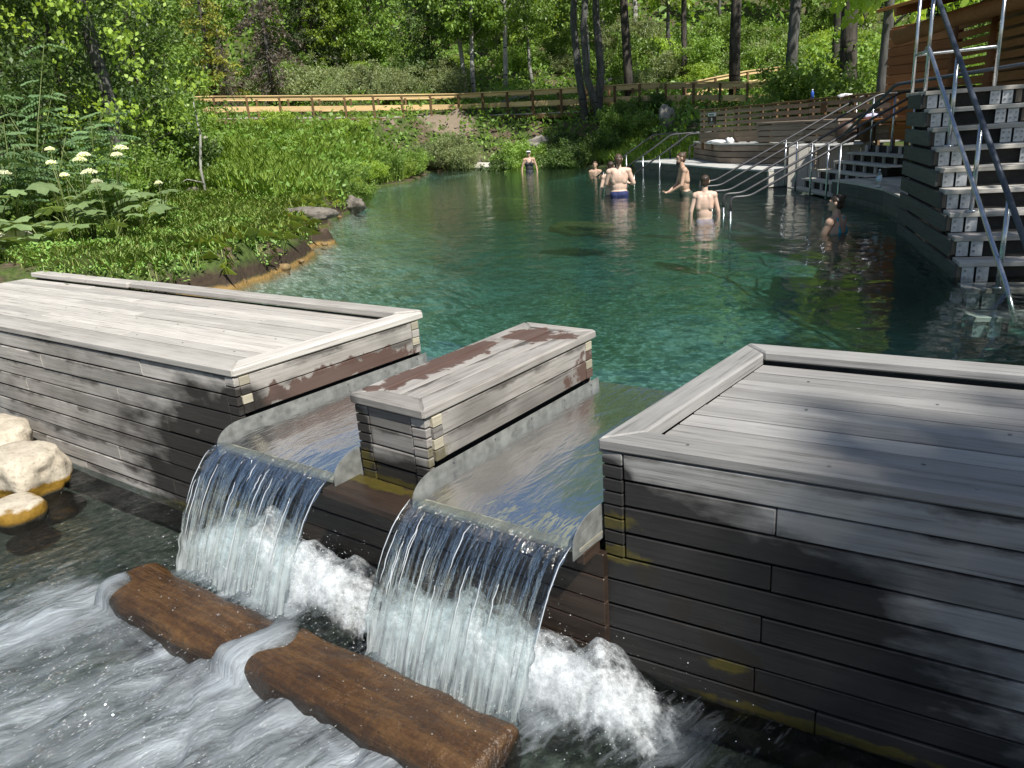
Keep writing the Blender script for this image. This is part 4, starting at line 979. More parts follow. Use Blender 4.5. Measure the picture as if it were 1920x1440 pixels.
# stair rails: dark top rail, bright middle rail, posts
def on(kq, s=.08, z=0): a = b0-nn*(RUN*kq+.10)+sd2*s; return Vector((a.x, a.y, .15+RISE*kq+z))
sr = thing('stair_railing', (-.8, 8.3, 0), 'steel stair railing with dark upper rail beside the stair tower', 'railing')
T0 = on(8.2, .02, .42); T1 = Vector((-.38, 7.68, 0)); DR = T1-T0; U_ = Vector((.03, .0, .52))
tube('top_rail', [T0-DR*.32+U_, T0+DR*.5+U_, T0+DR*1.25+U_], .026, M['darkrail'], sr, 12)
tube('middle_rail', arc([T0-nn*.12, T0, T1, T1+DR*.08-Vector((0, 0, .05))], .04), .022, M['stainless'], sr, 12)
for kq, s in ((5, .06), (2, .06), (-1, .06)):
    p = on(kq, s); gx_ = T0+DR*((p.y-T0.y)/DR.y)+U_; p.x = gx_.x; f_ = (p-T0).dot(DR)/DR.dot(DR); g_ = T0+DR*((p.y-T0.y)/DR.y)+U_; tube('post', [p, Vector((g_.x, g_.y, g_.z))], .021, M['stainless'], sr, 12)
    v, f = tube_pts([p, p+Vector((0, 0, .018))], .055, 14); obj('base_flange', pydata('base_flange', v, f, True), M['stainless'], sr)
gr = thing('guard_rail', (-1.4, 10.3, 1.67), 'tall stainless guard rail standing on the top landing', 'railing')
zz_ = 1.675; c0, c1, c2 = b0-nn*(RUN*8+.95)+sd2*.03, b0-nn*(RUN*8+.2)+sd2*.03, b0-nn*(RUN*8+.5)+sd2*.80
for p in (c0, c1, c2): tube('post', [(p.x, p.y, zz_), (p.x, p.y, zz_+1.18)], .020, M['stainless'], gr, 12)
tube('top_rail', arc([(c1.x, c1.y, zz_+1.2), (c0.x, c0.y, zz_+1.2), (c2.x, c2.y, zz_+1.2)], .1), .026, M['darkrail'], gr, 12)
tube('middle_rail', [(c1.x, c1.y, zz_+.42), (c0.x, c0.y, zz_+.42), (c2.x, c2.y, zz_+.42)], .018, M['stainless'], gr, 12)
br_ = thing('handrail', (-.3, 11.4, 1.6), 'dark looped handrail end behind the stair tower', 'handrail')
p = c2+sd2*.42-nn*.2; q0 = c0-nn*1.2
tube('rail', arc([(q0.x-.9, q0.y+1.2, 1.15), (q0.x, q0.y, 1.80), (p.x, p.y, 1.90), (p.x, p.y, 1.66), (p.x-.06, p.y, 1.60)], .08), .022, M['darkrail'], br_, 10)
# small rails at the far end of the bench
sm_ = [[(-9.997, 19.35, -.3), (-9.99, 19.36, .90)], None]
lr = thing('handrail', (-10.0, 21.2, 0), 'distant dark handrails at the far end of the benches', 'handrail')
for dx, dy in ((0, 0), (1.0, -.9), (1.75, -1.4)):
    tube('rail', arc([(-12.4+dx, 21.4+dy, -.2), (-10.7+dx, 22.5+dy, 1.10), (-10.0+dx, 22.9+dy, 1.12), (-10.0+dx, 22.9+dy, .78), (-10.25+dx, 22.75+dy, .76), (-10.25+dx, 22.75+dy, .38)], .08), .022, M['greyrail'], lr)
    for f in (.25, .6): tube('post', [(-12.4+dx+1.7*f, 21.4+dy+1.1*f, -.6), (-12.4+dx+1.7*f, 21.4+dy+1.1*f, -.2+1.3*f)], .018, M['stainless'], lr)

# pavilion
pv = thing('pavilion', (-.6, 14.5, .8), 'reddish timber shelter with slatted walls at the upper right', 'pavilion')
Wa, Wb = (-2.0, 16.0), (-.35, 12.4)
for r in range(13):
    zc = .95+.145*r
    board('slat', (*Wa, zc), (*Wb, zc), .125 if r < 8 else .10, .03, M['wood_red'], pv, side=(0, 0, 1))
for t in (0.0, .42, .86):
    p = lerp(Wa, Wb, t); tube('post', [(p[0]-.06, p[1], .5), (p[0]+.02, p[1], 2.95)], .085, M['wood_red'], pv, 10)
tube('log_beam', [(-2.85, 15.7, 2.62), (-1.9, 14.4, 2.70), (-.9, 13.0, 2.74), (0, 11.8, 2.76)], [.125, .12, .125, .12], M['wood_red'], pv, 14)
board('side_wall', (-3.5, 18.6, 1.9), (-2.1, 17.2, 1.9), 2.2, .05, M['wood_red'], pv, side=(0, 0, 1))
for r in range(12): board('wall_board', (-3.54, 18.56, .95+.175*r), (-2.14, 17.16, .95+.175*r), .165, .03, M['wood_red'], pv, side=(0, 0, 1))
R0, R1, R2, R3 = Vector((-3.05, 14.75, 2.98)), Vector((.6, 10.6, 3.02)), Vector((5.2, 14.6, 4.0)), Vector((1.6, 18.8, 4.0))
rn_ = 14
for i in range(rn_):
    t0, t1 = i/rn_, (i+1)/rn_; a, b, c_, d_ = R0.lerp(R3, t0), R1.lerp(R2, t0), R1.lerp(R2, t1), R0.lerp(R3, t1)
    ctr1, ctr2 = (a+d_)/2, (b+c_)/2; board('roof_board', ctr1, ctr2, (d_-a).length-.006, .05, M['wood_orange'], pv, side=(d_-a))
for t in (.1, .37, .64, .9):
    a, b = R0.lerp(R1, t), R3.lerp(R2, t); board('rafter', a-Vector((0, 0, .09)), b-Vector((0, 0, .09)), .07, .12, M['wood_red'], pv)
board('inner_wall', (-1.35, 16.3, 2.1), (.35, 12.75, 2.1), 2.4, .04, M['wood_newdark'], pv, side=(0, 0, 1))
# small belongings
def lathe(name, c, prof, mat, parent=None, seg=14):
    V = []; Fc = []
    for r, z in prof:
        for k in range(seg): a = 2*pi*k/seg; V.append((c[0]+r*cos(a), c[1]+r*sin(a), c[2]+z))
    for i in range(len(prof)-1):
        for k in range(seg): Fc.append((i*seg+k, i*seg+(k+1) % seg, (i+1)*seg+(k+1) % seg, (i+1)*seg+k))
    Fc.append(tuple(range(seg))[::-1]); Fc.append(tuple((len(prof)-1)*seg+k for k in range(seg)))
    return obj(name, pydata(name, V, Fc, True), mat, parent)
wb = thing('water_bottle', (-2.535, 13.33, .33), 'clear plastic water bottle with a pale blue label on the platform', 'bottle')
lathe('body', (-2.535, 13.33, .331), [(.034, 0), (.037, .01), (.037, .08), (.035, .10), (.037, .12), (.036, .19), (.022, .235), (.014, .245), (.014, .255)], M['plastic'], wb)
lathe('label', (-2.535, 13.33, .331), [(.0385, .095), (.0385, .17)], simple('pale_blue_label', (.45, .62, .8), (.6, .75, .9), .5), wb)
lathe('cap', (-2.535, 13.33, .331), [(.016, .255), (.016, .275), (.008, .277)], M['white'], wb)
bb = thing('water_bottle', (-8.2, 20.7, 1.66), 'blue bottle standing behind the timber wall', 'bottle')
q = (-4.98, 18.43, 1.74); bb.location = q; WM[bb.name] = Matrix.Translation(q)
lathe('body', q, [(.035, 0), (.036, .14), (.02, .17), (.015, .175)], M['blue'], bb); lathe('cap', q, [(.016, .176), (.016, .205), (.008, .207)], M['white'], bb)
def clothpile(name, c, r, mat, seed, label): return mount(lump(name, c, r, mat, seed, 3, .5, 2.4), label, 'towel')
clothpile('towel', (-7.65, 19.85, .90), (.26, .14, .05), M['white'], 51, 'flat white towel on the second bench tier')
clothpile('towel', (-7.25, 19.65, .92), (.10, .09, .08), M['white'], 52, 'small white bundle beside the flat towel on the bench')
clothpile('towel', (-3.45, 17.0, 1.33), (.16, .10, .06), M['lilac'], 53, 'lilac towel on the orange seat')
clothpile('towel', (-4.15, 17.72, 1.76), (.14, .09, .04), M['white'], 54, 'white cloth lying on top of the timber wall')
mount(lump('backpack', (-3.9, 16.95, 1.05), (.22, .16, .22), M['signbrown'], 55, 3, .2), 'dark brown bag on the landing beside the orange seat', 'bag')

# ------------------------------------------------------------------ boardwalk
BW = [(-40, 20.0, 3.25), (-34.5, 24.2, 3.0), (-29.5, 27.95, 2.62), (-25.05, 31.2, 2.32), (-21.05, 31.7, 2.17), (-17.9, 31.55, 2.06), (-15.5, 31.43, 1.98), (-13.1, 31.35, 1.82), (-11.0, 31.65, 1.65), (-9.05, 31.87, 1.57), (-6.5, 32.3, 1.50)]
bw = thing('boardwalk', (-25, 31, 2), 'golden timber boardwalk crossing behind the far shore', 'boardwalk')
def walk(root, P, rails, deck=True, h=1.0, wid=1.7, sp=1.4):
    Q = polyseg(P, sp)
    off = Vector((hd.x, hd.y, 0))*wid
    for i in range(len(Q)-1):
        a, b = Vector(Q[i]), Vector(Q[i+1])
        if deck:
            hexa('deck_panel', [a, b, b+off, a+off], min(a.z, b.z)-.05, (a.z+b.z)/2, M['wood_deck'], root, 0)
            board('fascia', a+Vector((0, 0, -.14)), b+Vector((0, 0, -.14)), .05, .20, M['wood_newdark'], root)
        for s in rails:
            o_ = off*s
            d = (b-a).normalized()*.004
            board('top_rail', a+o_+Vector((0, 0, h))+d, b+o_+Vector((0, 0, h))-d, .15, .045, M['wood_new'], root)
            board('rail_board', a+o_+Vector((0, 0, h-.10))+d, b+o_+Vector((0, 0, h-.10))-d, .13, .04, M['wood_new'], root, side=(0, 0, 1))
            board('rail_board', a+o_+Vector((0, 0, .42))+d, b+o_+Vector((0, 0, .42))-d, .21, .04, M['wood_new'], root, side=(0, 0, 1))
            n_ = (up.cross((b-a).normalized())).normalized()*(-.055)
            board('post', a+o_+n_+Vector((0, 0, -.22)), a+o_+n_+Vector((0, 0, h-.03)), .09, .09, M['wood_newdark'], root, side=(b-a))
        if i % 3 == 0 and deck:
            g = a+off*.3; zg = float(tz(g.x, g.y)); board('pile', (g.x, g.y, min(zg, g.z)-.6), (g.x, g.y, g.z-.06), .2, .2, M['wood_newdark'], root, side=(1, 0, 0))
walk(bw, BW, (0, 1))
rp = thing('ramp_railing', (-12.5, 39, 2.6), 'upper golden timber railing climbing right behind the boardwalk', 'railing')
walk(rp, [(-14.6, 33.9, 1.95), (-13.94, 35.72, 2.17), (-13.13, 37.56, 2.38), (-12.26, 39.44, 2.5), (-11.33, 41.37, 2.65), (-10.3, 43.5, 2.8), (-9.3, 46, 3.0)], (0,), False, .95)

# ------------------------------------------------------------------ vegetation
RNG = np.random.default_rng(12)
def unit(v): return v/np.maximum(np.linalg.norm(v, axis=-1, keepdims=True), 1e-9)
def leaves(C, size, rng, aspect=.55, upb=.6, droop=0., jit=.35):
    """diamond leaves at C (n,3)"""
    n = len(C); d = unit(rng.normal(0, 1, (n, 3))+np.array([0, 0, -droop])); nr = unit(rng.normal(0, 1, (n, 3))+np.array([0, 0, upb*2]))
    s = unit(np.cross(nr, d)); L = (size*rng.uniform(1-jit, 1+jit, n))[:, None]; nr = np.cross(d, s)
    m = C+d*L*.45-nr*L*.10
    return np.stack([C, m+s*L*aspect*.5, C+d*L-nr*L*.22, m-s*L*aspect*.5], 1)
def blades(B, h, w, rng, lean=.35, bend=.3):
    n = len(B); a = rng.uniform(0, 2*pi, n); dr = np.stack([np.cos(a), np.sin(a), 0*a], -1); sd_ = np.stack([-np.sin(a), np.cos(a), 0*a], -1)
    H = (h*rng.uniform(.55, 1.25, n))[:, None]; wv = (w*rng.uniform(.7, 1.3, n))[:, None]; ln = rng.uniform(.1, 1, n)[:, None]*lean
    m = B+np.array([0, 0, .55])*H+dr*H*ln*.45; t = B+np.array([0, 0, 1.])*H*(1-ln*bend)+dr*H*ln*1.3
    return np.stack([B-sd_*wv*.4, B+sd_*wv*.4, m+sd_*wv*.5, t, m-sd_*wv*.5], 1)
def clusters(cent, rad, per, rng, flat=.75):
    n = len(cent); off = rng.normal(0, .5, (n, per, 3))*np.array([1, 1, flat]); return (cent[:, None]+off*np.asarray(rad).reshape(-1, 1, 1)).reshape(-1, 3)
def trunk_mesh(P, r, seg, branches):
    parts = [tube_pts(P, r, seg)]+[tube_pts(b, rr, 5) for b, rr in branches]; v, f = merge(parts); return pydata('trunk', v, f, True)
def broadleaf(h, crown_r, base, ncl, per, size, seed, lean=.0, droop=.3, top=1.0, r0=.14, shape=1.0):
    rng = np.random.default_rng(seed); zs = np.linspace(0, h, 9); bend = rng.normal(0, .05*h*.15, (9, 2)).cumsum(0); bend[0] = 0
    P = [(bend[i, 0]+lean*zs[i], bend[i, 1], zs[i]) for i in range(9)]; r = [r0*(1-.85*t)+.01 for t in np.linspace(0, 1, 9)]
    t = rng.uniform(0, 1, ncl)**.85; z = h*(base+(top-base)*t); env = crown_r*np.sin(np.clip((t*.86+.12), 0, 1)*pi)**.6*(1-.35*t)*shape
    a = rng.uniform(0, 2*pi, ncl); rad = env*np.sqrt(rng.uniform(.05, 1, ncl)); px = np.interp(z, zs, [p[0] for p in P]); py = np.interp(z, zs, [p[1] for p in P])
    cent = np.stack([px+rad*np.cos(a), py+rad*np.sin(a), z], -1); br = []
    for i in np.argsort(-rad)[:26]:
        zb = max(h*base*.75, z[i]-rad[i]*.6); q = (np.interp(zb, zs, [p[0] for p in P]), np.interp(zb, zs, [p[1] for p in P]), zb)
        m = ((q[0]+cent[i, 0])/2, (q[1]+cent[i, 1])/2, (q[2]+cent[i, 2])/2+.1*rad[i]); rb = r0*.28*(1-.6*t[i]); br.append(([q, m, tuple(cent[i])], [rb, rb*.6, rb*.15]))
    C = clusters(cent, rng.uniform(.5, 1.15, ncl)*crown_r*(.15 if per > 100 else .20), per, rng)
    return trunk_mesh(P, r, 9, br), polys('crown', leaves(C, size, rng, droop=droop), 4)
def conifer(h, rad, base, seed, size=.22, dens=1., droop=.25, r0=.16):
    rng = np.random.default_rng(seed); br = []; C = []; D = []
    n = int(h*11*dens)
    for i in range(n):
        t = (i+rng.random())/n; z = h*(base+(1-base)*t); L = rad*(1-t)**.8*rng.uniform(.6, 1.1)+.12; a = rng.uniform(0, 2*pi)
        d = np.array([cos(a), sin(a), 0]); m = int(max(8, L*34*dens)); s = np.sqrt(rng.uniform(.02, 1, m)); sd_ = np.array([-sin(a), cos(a), 0])
        p = np.array([0, 0, z])+d*(s*L)[:, None]+sd_*(rng.normal(0, .16, m)*L*(1.05-s*.6))[:, None]; p[:, 2] += -droop*L*s**1.6+rng.normal(0, .05, m); C.append(p)
        if L > .5: br.append(([(0, 0, z), tuple(d*L*.55+np.array([0, 0, z-droop*L*.35])), tuple(d*L+np.array([0, 0, z-droop*L]))], [.025, .015, .004]))
    C = np.concatenate(C); P = [(0, 0, 0), (.02, .03, h*.5), (0, 0, h)]
    return trunk_mesh(P, [r0, r0*.55, .015], 9, br), polys('crown', leaves(C, size, rng, .34, .5, .5), 4)
def bush(h, r, nst, ncl, per, size, seed, aspect=.5, droop=.0):
    rng = np.random.default_rng(seed); br = []; cent = []
    for i in range(nst):
        a = rng.uniform(0, 2*pi); l = rng.uniform(.2, 1)*r; t = (cos(a)*l, sin(a)*l, h*rng.uniform(.7, 1.05)*(1-.35*(l/r)**2)); b = (cos(a)*l*.25, sin(a)*l*.25, 0); m = (cos(a)*l*.6, sin(a)*l*.6, t[2]*.55)
        br.append(([b, m, t], [.02, .013, .004]))
        for q in rng.uniform(.3, 1.05, max(1, ncl//nst)): cent.append(np.array(b)*(1-q)**2+2*np.array(m)*q*(1-q)+np.array(t)*q*q+rng.normal(0, .1*r, 3))
    C = clusters(np.array(cent), rng.uniform(.6, 1.3, len(cent))*r*.2, per, rng); C = C[C[:, 2] > 0]
    v, f = merge([tube_pts(b, rr, 5) for b, rr in br]); return pydata('stems', v, f, True), polys('foliage', leaves(C, size, rng, aspect, .7, droop), 4)

def plant_src(name, meshes, mats, parts=('trunk', 'crown')):
    for me, m in zip(meshes, mats):
        if not me.materials: me.materials.append(M[m])
    return (name, meshes, parts)
def place(src, x, y, sc, label, cat, group=None, z=None, rz=None, dz=-.05):
    name, meshes, parts = src; z = float(tz(x, y)) if z is None else z
    rz = random.uniform(0, 6.28) if rz is None else rz
    t = thing(name, (x, y, z+dz), label, cat, group, rz, sc)
    for me, p in zip(meshes, parts): obj(p, me, None, t, wm(t))
    return t
T = {}
T['aspen_a'] = plant_src('aspen_tree', broadleaf(9.5, 1.9, .22, 150, 46, .19, 101, r0=.10, droop=.5), ('bark_grey', 'leaf_light'))
T['aspen_b'] = plant_src('aspen_tree', broadleaf(11, 2.2, .25, 170, 46, .20, 102, r0=.12, droop=.5), ('bark_pale', 'leaf_mid'))
T['aspen_c'] = plant_src('aspen_tree', broadleaf(8, 2.3, .15, 160, 46, .20, 103, r0=.10, droop=.4), ('bark_grey', 'leaf_light'))
T['alder'] = plant_src('alder_tree', broadleaf(7.5, 2.7, .10, 170, 48, .21, 104, r0=.12, droop=.3), ('bark', 'leaf_mid'))
T['dark'] = plant_src('alder_tree', broadleaf(9, 2.8, .16, 170, 46, .20, 105, r0=.15, droop=.3), ('bark', 'leaf_dark'))
T['near_a'] = plant_src('alder_tree', broadleaf(6.5, 2.3, .06, 130, 105, .10, 106, r0=.09, droop=.4), ('bark', 'leaf_mid'))
T['near_b'] = plant_src('alder_tree', broadleaf(7.5, 2.4, .10, 130, 105, .10, 107, r0=.11, droop=.4), ('bark', 'leaf_dark'))
T['tall'] = plant_src('cottonwood_tree', broadleaf(16, 3.1, .36, 190, 50, .21, 108, r0=.17, droop=.5), ('bark_grey', 'leaf_mid'))
T['tall_dark'] = plant_src('cottonwood_tree', broadleaf(17, 3.0, .34, 190, 50, .21, 109, r0=.21, droop=.5), ('bark', 'leaf_dark'))
T['shade'] = plant_src('cottonwood_tree', broadleaf(11, 2.6, .42, 95, 34, .17, 110, r0=.2, droop=.4), ('bark_grey', 'leaf_mid'))
T['high'] = plant_src('cottonwood_tree', broadleaf(26, 3.0, .66, 105, 46, .30, 114, r0=.4, droop=.4), ('bark_grey', 'leaf_mid'))
T['spruce'] = plant_src('spruce_tree', conifer(11, 2.1, .08, 111), ('bark', 'needle'))
T['spruce_dead'] = plant_src('spruce_tree', conifer(10, 2.3, .10, 112, .20, 1.0, .45), ('bark_grey', 'needle_dead'))
T['pine'] = plant_src('pine_tree', conifer(9, 2.0, .12, 113, .24, .9, .12), ('bark', 'leaf_yellow'))
T['bush_w'] = plant_src('willow_bush', bush(1.7, 1.2, 16, 95, 70, .095, 121, .4), ('stem', 'leaf_willow'), ('stems', 'foliage'))
T['bush_l'] = plant_src('leafy_bush', bush(1.5, 1.2, 14, 95, 70, .10, 122), ('stem', 'leaf_light'), ('stems', 'foliage'))
T['bush_d'] = plant_src('leafy_bush', bush(1.4, 1.2, 14, 95, 70, .10, 123), ('stem', 'leaf_dark'), ('stems', 'foliage'))
T['bush_m'] = plant_src('leafy_bush', bush(1.8, 1.3, 16, 100, 70, .105, 124), ('stem', 'leaf_mid'), ('stems', 'foliage'))
T['bush_n'] = plant_src('leafy_bush', bush(1.3, .9, 14, 90, 44, .085, 125), ('stem', 'leaf_mid'), ('stems', 'foliage'))

def xy(px, d):
    """ground point under photo column px at forward distance d"""
    l = (px-960)/F*d*cos(PITCH)*1.03; return hd.x*d+rt.x*l, hd.y*d+rt.y*l
def T_at(key, px, d, sc, label, cat='tree', group=None, **kw): x, y = xy(px, d); return place(T[key], x, y, sc, label, cat, group, **kw)

# distinct trees
T_at('pine', 468, 45, 1.0, 'yellow-green pine standing left of the grey drooping spruce')
T_at('spruce_dead', 572, 47, 1.02, 'grey-brown dying spruce with drooping branches behind the boardwalk')
T_at('spruce_dead', 492, 44.5, .42, 'small grey dead spruce just behind the boardwalk rail')
T_at('spruce', 655, 58, 1.1, 'dark spruce behind the sunny shrubs')
for i, (dx, dy, s) in enumerate(((-.35, 0, 1.), (.12, .2, 1.05), (.5, -.1, .95))):
    place(T['tall'], -17.35+dx, 30.6+dy, s, ['left stem of the pale cottonwood clump on the far bank', 'middle stem of the pale cottonwood clump on the far bank', 'right stem of the pale cottonwood clump on the far bank'][i], 'tree', 'cottonwood clump on the far bank')
place(T['tall_dark'], -17.0, 33.4, 1.0, 'dark tall tree directly right of the pale cottonwood clump', 'tree')
place(T['tall_dark'], -17.9, 41.5, .8, 'slim dark trunk behind the ramp railing', 'tree')
place(T['tall_dark'], -12.2, 33.5, 1.1, 'thick black trunk standing behind the boardwalk railing', 'tree')
place(T['tall'], -7.45, 26.9, 1.1, 'grey trunk with leafy twigs behind the timber wall', 'tree')
place(T['tall_dark'], -7.0, 28.4, .9, 'dark trunk right of the grey trunk behind the timber wall', 'tree')
place(T['tall_dark'], -5.6, 24.6, 1.15, 'dark trunk close behind the timber wall at the poplar bushes', 'tree')
place(T['aspen_a'], -4.2, 21.5, 1.35, 'grey trunk beside the red shelter', 'tree')
for px, d, lab in ((985, 46, 'tall grey aspen trunk above the dark boardwalk'), (930, 46.5, 'leaning thin aspen left of the tall grey trunk'), (915, 47, 'thin dark aspen in the middle of the forest edge')):
    T_at('aspen_b', px, d, 1.1, lab)
T_at('dark', 850, 48, .9, 'small dark tree with bare lower trunk behind the boardwalk')
# forest masses
kindlab = dict(aspen_a='grey-stemmed aspen', aspen_b='pale-stemmed aspen', aspen_c='low broad aspen', alder='round bushy alder', dark='dark leafy alder')
def zone(px): return ['above the left thicket', 'left of the dying spruce', 'behind the sunny boardwalk', 'left of the pale cottonwoods', 'behind the cottonwoods', 'above the climbing ramp', 'behind the timber wall', 'behind the red shelter'][int(np.searchsorted([180, 480, 760, 1000, 1220, 1480, 1680], px))]
g1 = 'leafy aspens in the forest behind the boardwalk'
R_ = random.Random(31)
lab1 = 'leafy green aspen in the forest behind the boardwalk'
for row, d0 in enumerate((50, 56, 63, 72, 84)):
    n = (13, 13, 14, 14, 14)[row]
    for i in range(n):
        px = -150+2250*(i+R_.uniform(.1, .9))/n; d = d0+R_.uniform(-2.5, 2.5)
        if row == 0 and (1190 < px < 1480 or 600 < px < 760): continue
        key = R_.choice(['aspen_a', 'aspen_b', 'aspen_c', 'aspen_a', 'alder', 'dark'])
        T_at(key, px, d, R_.uniform(.8, 1.25)*(1, 1.1, 1.4, 1.75, 2.1)[row], kindlab[key]+' in the '+['front', 'second', 'third', 'fourth', 'hindmost'][row]+' forest row '+zone(px), 'tree', g1)
# left forest, nearer
g2 = 'leafy alders crowding the left bank'; lab2 = 'bushy dark alder in the thicket on the left bank'
for px, d, key, sc in ((-60, 15.5, 'near_b', 1.), (70, 17, 'near_b', 1.05), (190, 19, 'near_b', .85), (150, 23, 'near_b', 1.2), (290, 22, 'near_b', .95), (330, 27, 'near_a', 1.1), (60, 27, 'near_b', 1.3), (250, 30, 'near_b', 1.3), (-120, 21, 'near_b', 1.2), (360, 40, 'alder', 1.1), (230, 42, 'alder', 1.3), (90, 38, 'dark', 1.3), (430, 54, 'alder', 1.2)):
    T_at(key, px, d, sc, dict(near_a='mid green', near_b='dark green', alder='distant round', dark='distant dark')[key]+' '+lab2.replace('bushy dark ', 'bushy ')+(' at the photo edge' if px < 20 else ' behind the rowan leaves' if px < 200 else ' behind the white flowers' if px < 300 else ' beside the pale sapling'), 'tree', g2)
tr = thing('birch_tree', (-18.2, 9.9, .4), 'old birch with mottled trunk deep in the left thicket', 'tree')
v, f = tube_pts([(-18.2, 9.9, .3), (-18.1, 10.0, 2.5), (-18.3, 9.9, 5), (-18.2, 10.0, 8)], [.17, .15, .13, .09], 12); obj('trunk', pydata('trunk', v, f, True), M['bark_grey'], tr)
rg = np.random.default_rng(77); ct = np.array([(-17.3, 9.4, 0)])+np.stack([rg.normal(0, 1.1, 60), rg.normal(0, 1.1, 60), rg.uniform(1.6, 7.5, 60)], -1)
obj('crown', polys('crown', leaves(clusters(ct, rg.uniform(.3, .55, 60), 60, rg), .11, rg, .75, .3, 1.0), 4), M['leaf_light'], tr)
# birch sapling
sp_ = thing('birch_sapling', (-16.0, 10.6, .3), 'thin pale birch sapling with a bare stem on the left bank', 'tree')
v, f = merge([tube_pts([(-16.0, 10.6, .3), (-16.05, 10.6, 1.2), (-15.9, 10.65, 1.9), (-15.85, 10.6, 2.6)], [.035, .032, .026, .012], 8), tube_pts([(-16.03, 10.6, .9), (-16.25, 10.35, 1.0), (-16.55, 10.15, .85)], [.014, .01, .004], 5)])
obj('trunk', pydata('trunk', v, f, True), M['bark_pale'], sp_)
ct = np.array([(-15.8, 10.7, 2.4), (-15.5, 10.9, 2.1), (-16.1, 10.4, 2.5), (-16.5, 10.1, .8), (-15.3, 11.0, 2.3)]); obj('crown', polys('crown', leaves(clusters(ct, [.55]*5, 150, rg), .085, rg), 4), M['leaf_mid'], sp_)
# shade trees right of the camera, outside the frame
for x, y, s in ((5.6, 6.6, 1.0), (7.8, 9.5, 1.1), (5.3, 4.7, .85)):
    place(T['shade'], x, y, s, 'leafy cottonwood on the right bank beside the stair tower', 'tree', 'cottonwoods by the stair tower', z=.3)
for i, (x, y, s) in enumerate(((19.1, -5.6, 1.), (20.8, -7.7, 1.05), (19.6, -9.6, .95), (22.6, -4.5, 1.), (16.2, -10.2, .95))):
    place(T['high'], x, y, s, 'very tall cottonwood on the right bank, number hidden outside the photo'.replace(', number hidden outside the photo', ' shading the right deck'), 'tree', 'tall cottonwoods on the right bank', z=.3, rz=.9+1.7*i)

# bushes
def bushes(lst, lab, grp, cat='bush'):
    for key, px, d, sc in lst: T_at(key, px, d, sc, dict(bush_w='grey-green', bush_l='bright green', bush_d='dark green', bush_m='mid green', bush_n='small-leaved')[key]+' '+('low ' if sc < .8 else 'tall ' if sc > 1.2 else '')+lab, cat, grp, dz=-.1)
R_ = random.Random(8)
bushes([('bush_w', 640+R_.uniform(-30, 250), R_.uniform(43.5, 50), R_.uniform(.9, 1.5)) for i in range(14)], 'willow bush on the sunny slope behind the boardwalk', 'willow bushes behind the boardwalk')
bushes([(R_.choice(['bush_l', 'bush_m', 'bush_w']), R_.uniform(1180, 1720), R_.uniform(39, 56), R_.uniform(.9, 1.6)) for i in range(34)], 'bush on the sunlit slope above the ramp', 'bushes on the slope above the ramp')
bushes([('bush_l', px, d, s) for px, d, s in ((560, 37.5, .95), (530, 37, .7), (420, 37, 1.0), (690, 38, .55), (725, 37.6, .5))], 'bush in front of the boardwalk rail', 'bushes in front of the boardwalk')
bushes([('bush_w', px, d, s) for px, d, s in ((830, 36, .8), (880, 35.5, 1.0), (800, 35, .6), (905, 35, .8))], 'sunlit willow bush on the bank left of the dark shore', 'willow bushes above the beach')
bushes([(R_.choice(['bush_d', 'bush_m', 'bush_d']), R_.uniform(940, 1260), R_.uniform(30.2, 34), R_.uniform(.5, .85)) for i in range(22)], 'shaded bush on the far bank under the cottonwoods', 'shaded bushes on the far bank')
bushes([(R_.choice(['bush_m', 'bush_l']), R_.uniform(1500, 1730), R_.uniform(23, 33), R_.uniform(.8, 1.5)) for i in range(16)], 'bush behind the timber wall', 'bushes behind the timber wall')
bushes([('bush_n', px, d, s) for px, d, s in ((1560, 24.5, 1.7), (1650, 22, 1.5), (1620, 26, 2.4), (1520, 25.5, 1.6), (1600, 23.5, 1.7))], 'poplar bush left of the red shelter', 'poplar bushes beside the shelter')
bushes([(R_.choice(['bush_m', 'bush_d', 'bush_l']), R_.uniform(180, 385), R_.uniform(24, 40), R_.uniform(.9, 1.5)) for i in range(22)], 'bush at the edge of the left thicket', 'bushes edging the left thicket')
bushes([('bush_n', px, d, s) for px, d, s in ((60, 14.5, 1.1), (160, 15.5, 1.1), (250, 16.2, 1.0), (300, 17, 1.), (330, 18.5, 1.1), (-40, 13.5, 1.2), (210, 14.6, .8))], 'bush behind the white flowers on the left bank', 'bushes behind the white flowers')
bushes([(R_.choice(['bush_m', 'bush_l', 'bush_w']), R_.uniform(380, 1250), R_.uniform(45, 60), R_.uniform(.8, 1.4)) for i in range(26)], 'bush under the forest trees behind the boardwalk', 'bushes under the forest trees')

for i, (x, y, s_) in enumerate(((-16.9, 16.2, .42), (-18.2, 17.2, .5), (-19.5, 18.3, .5), (-19.9, 19.7, .55), (-20.3, 21.2, .6), (-20.9, 22.4, .55), (-21.7, 23.6, .6), (-22.6, 24.8, .6), (-23.3, 25.8, .5))):
    place(T['bush_l' if i % 2 else 'bush_m'], x, y, s_, ['mid green', 'bright green'][i % 2]+' low leafy clump hanging over the water on the far tongue', 'bush', 'leafy clumps on the far tongue', dz=-.08)
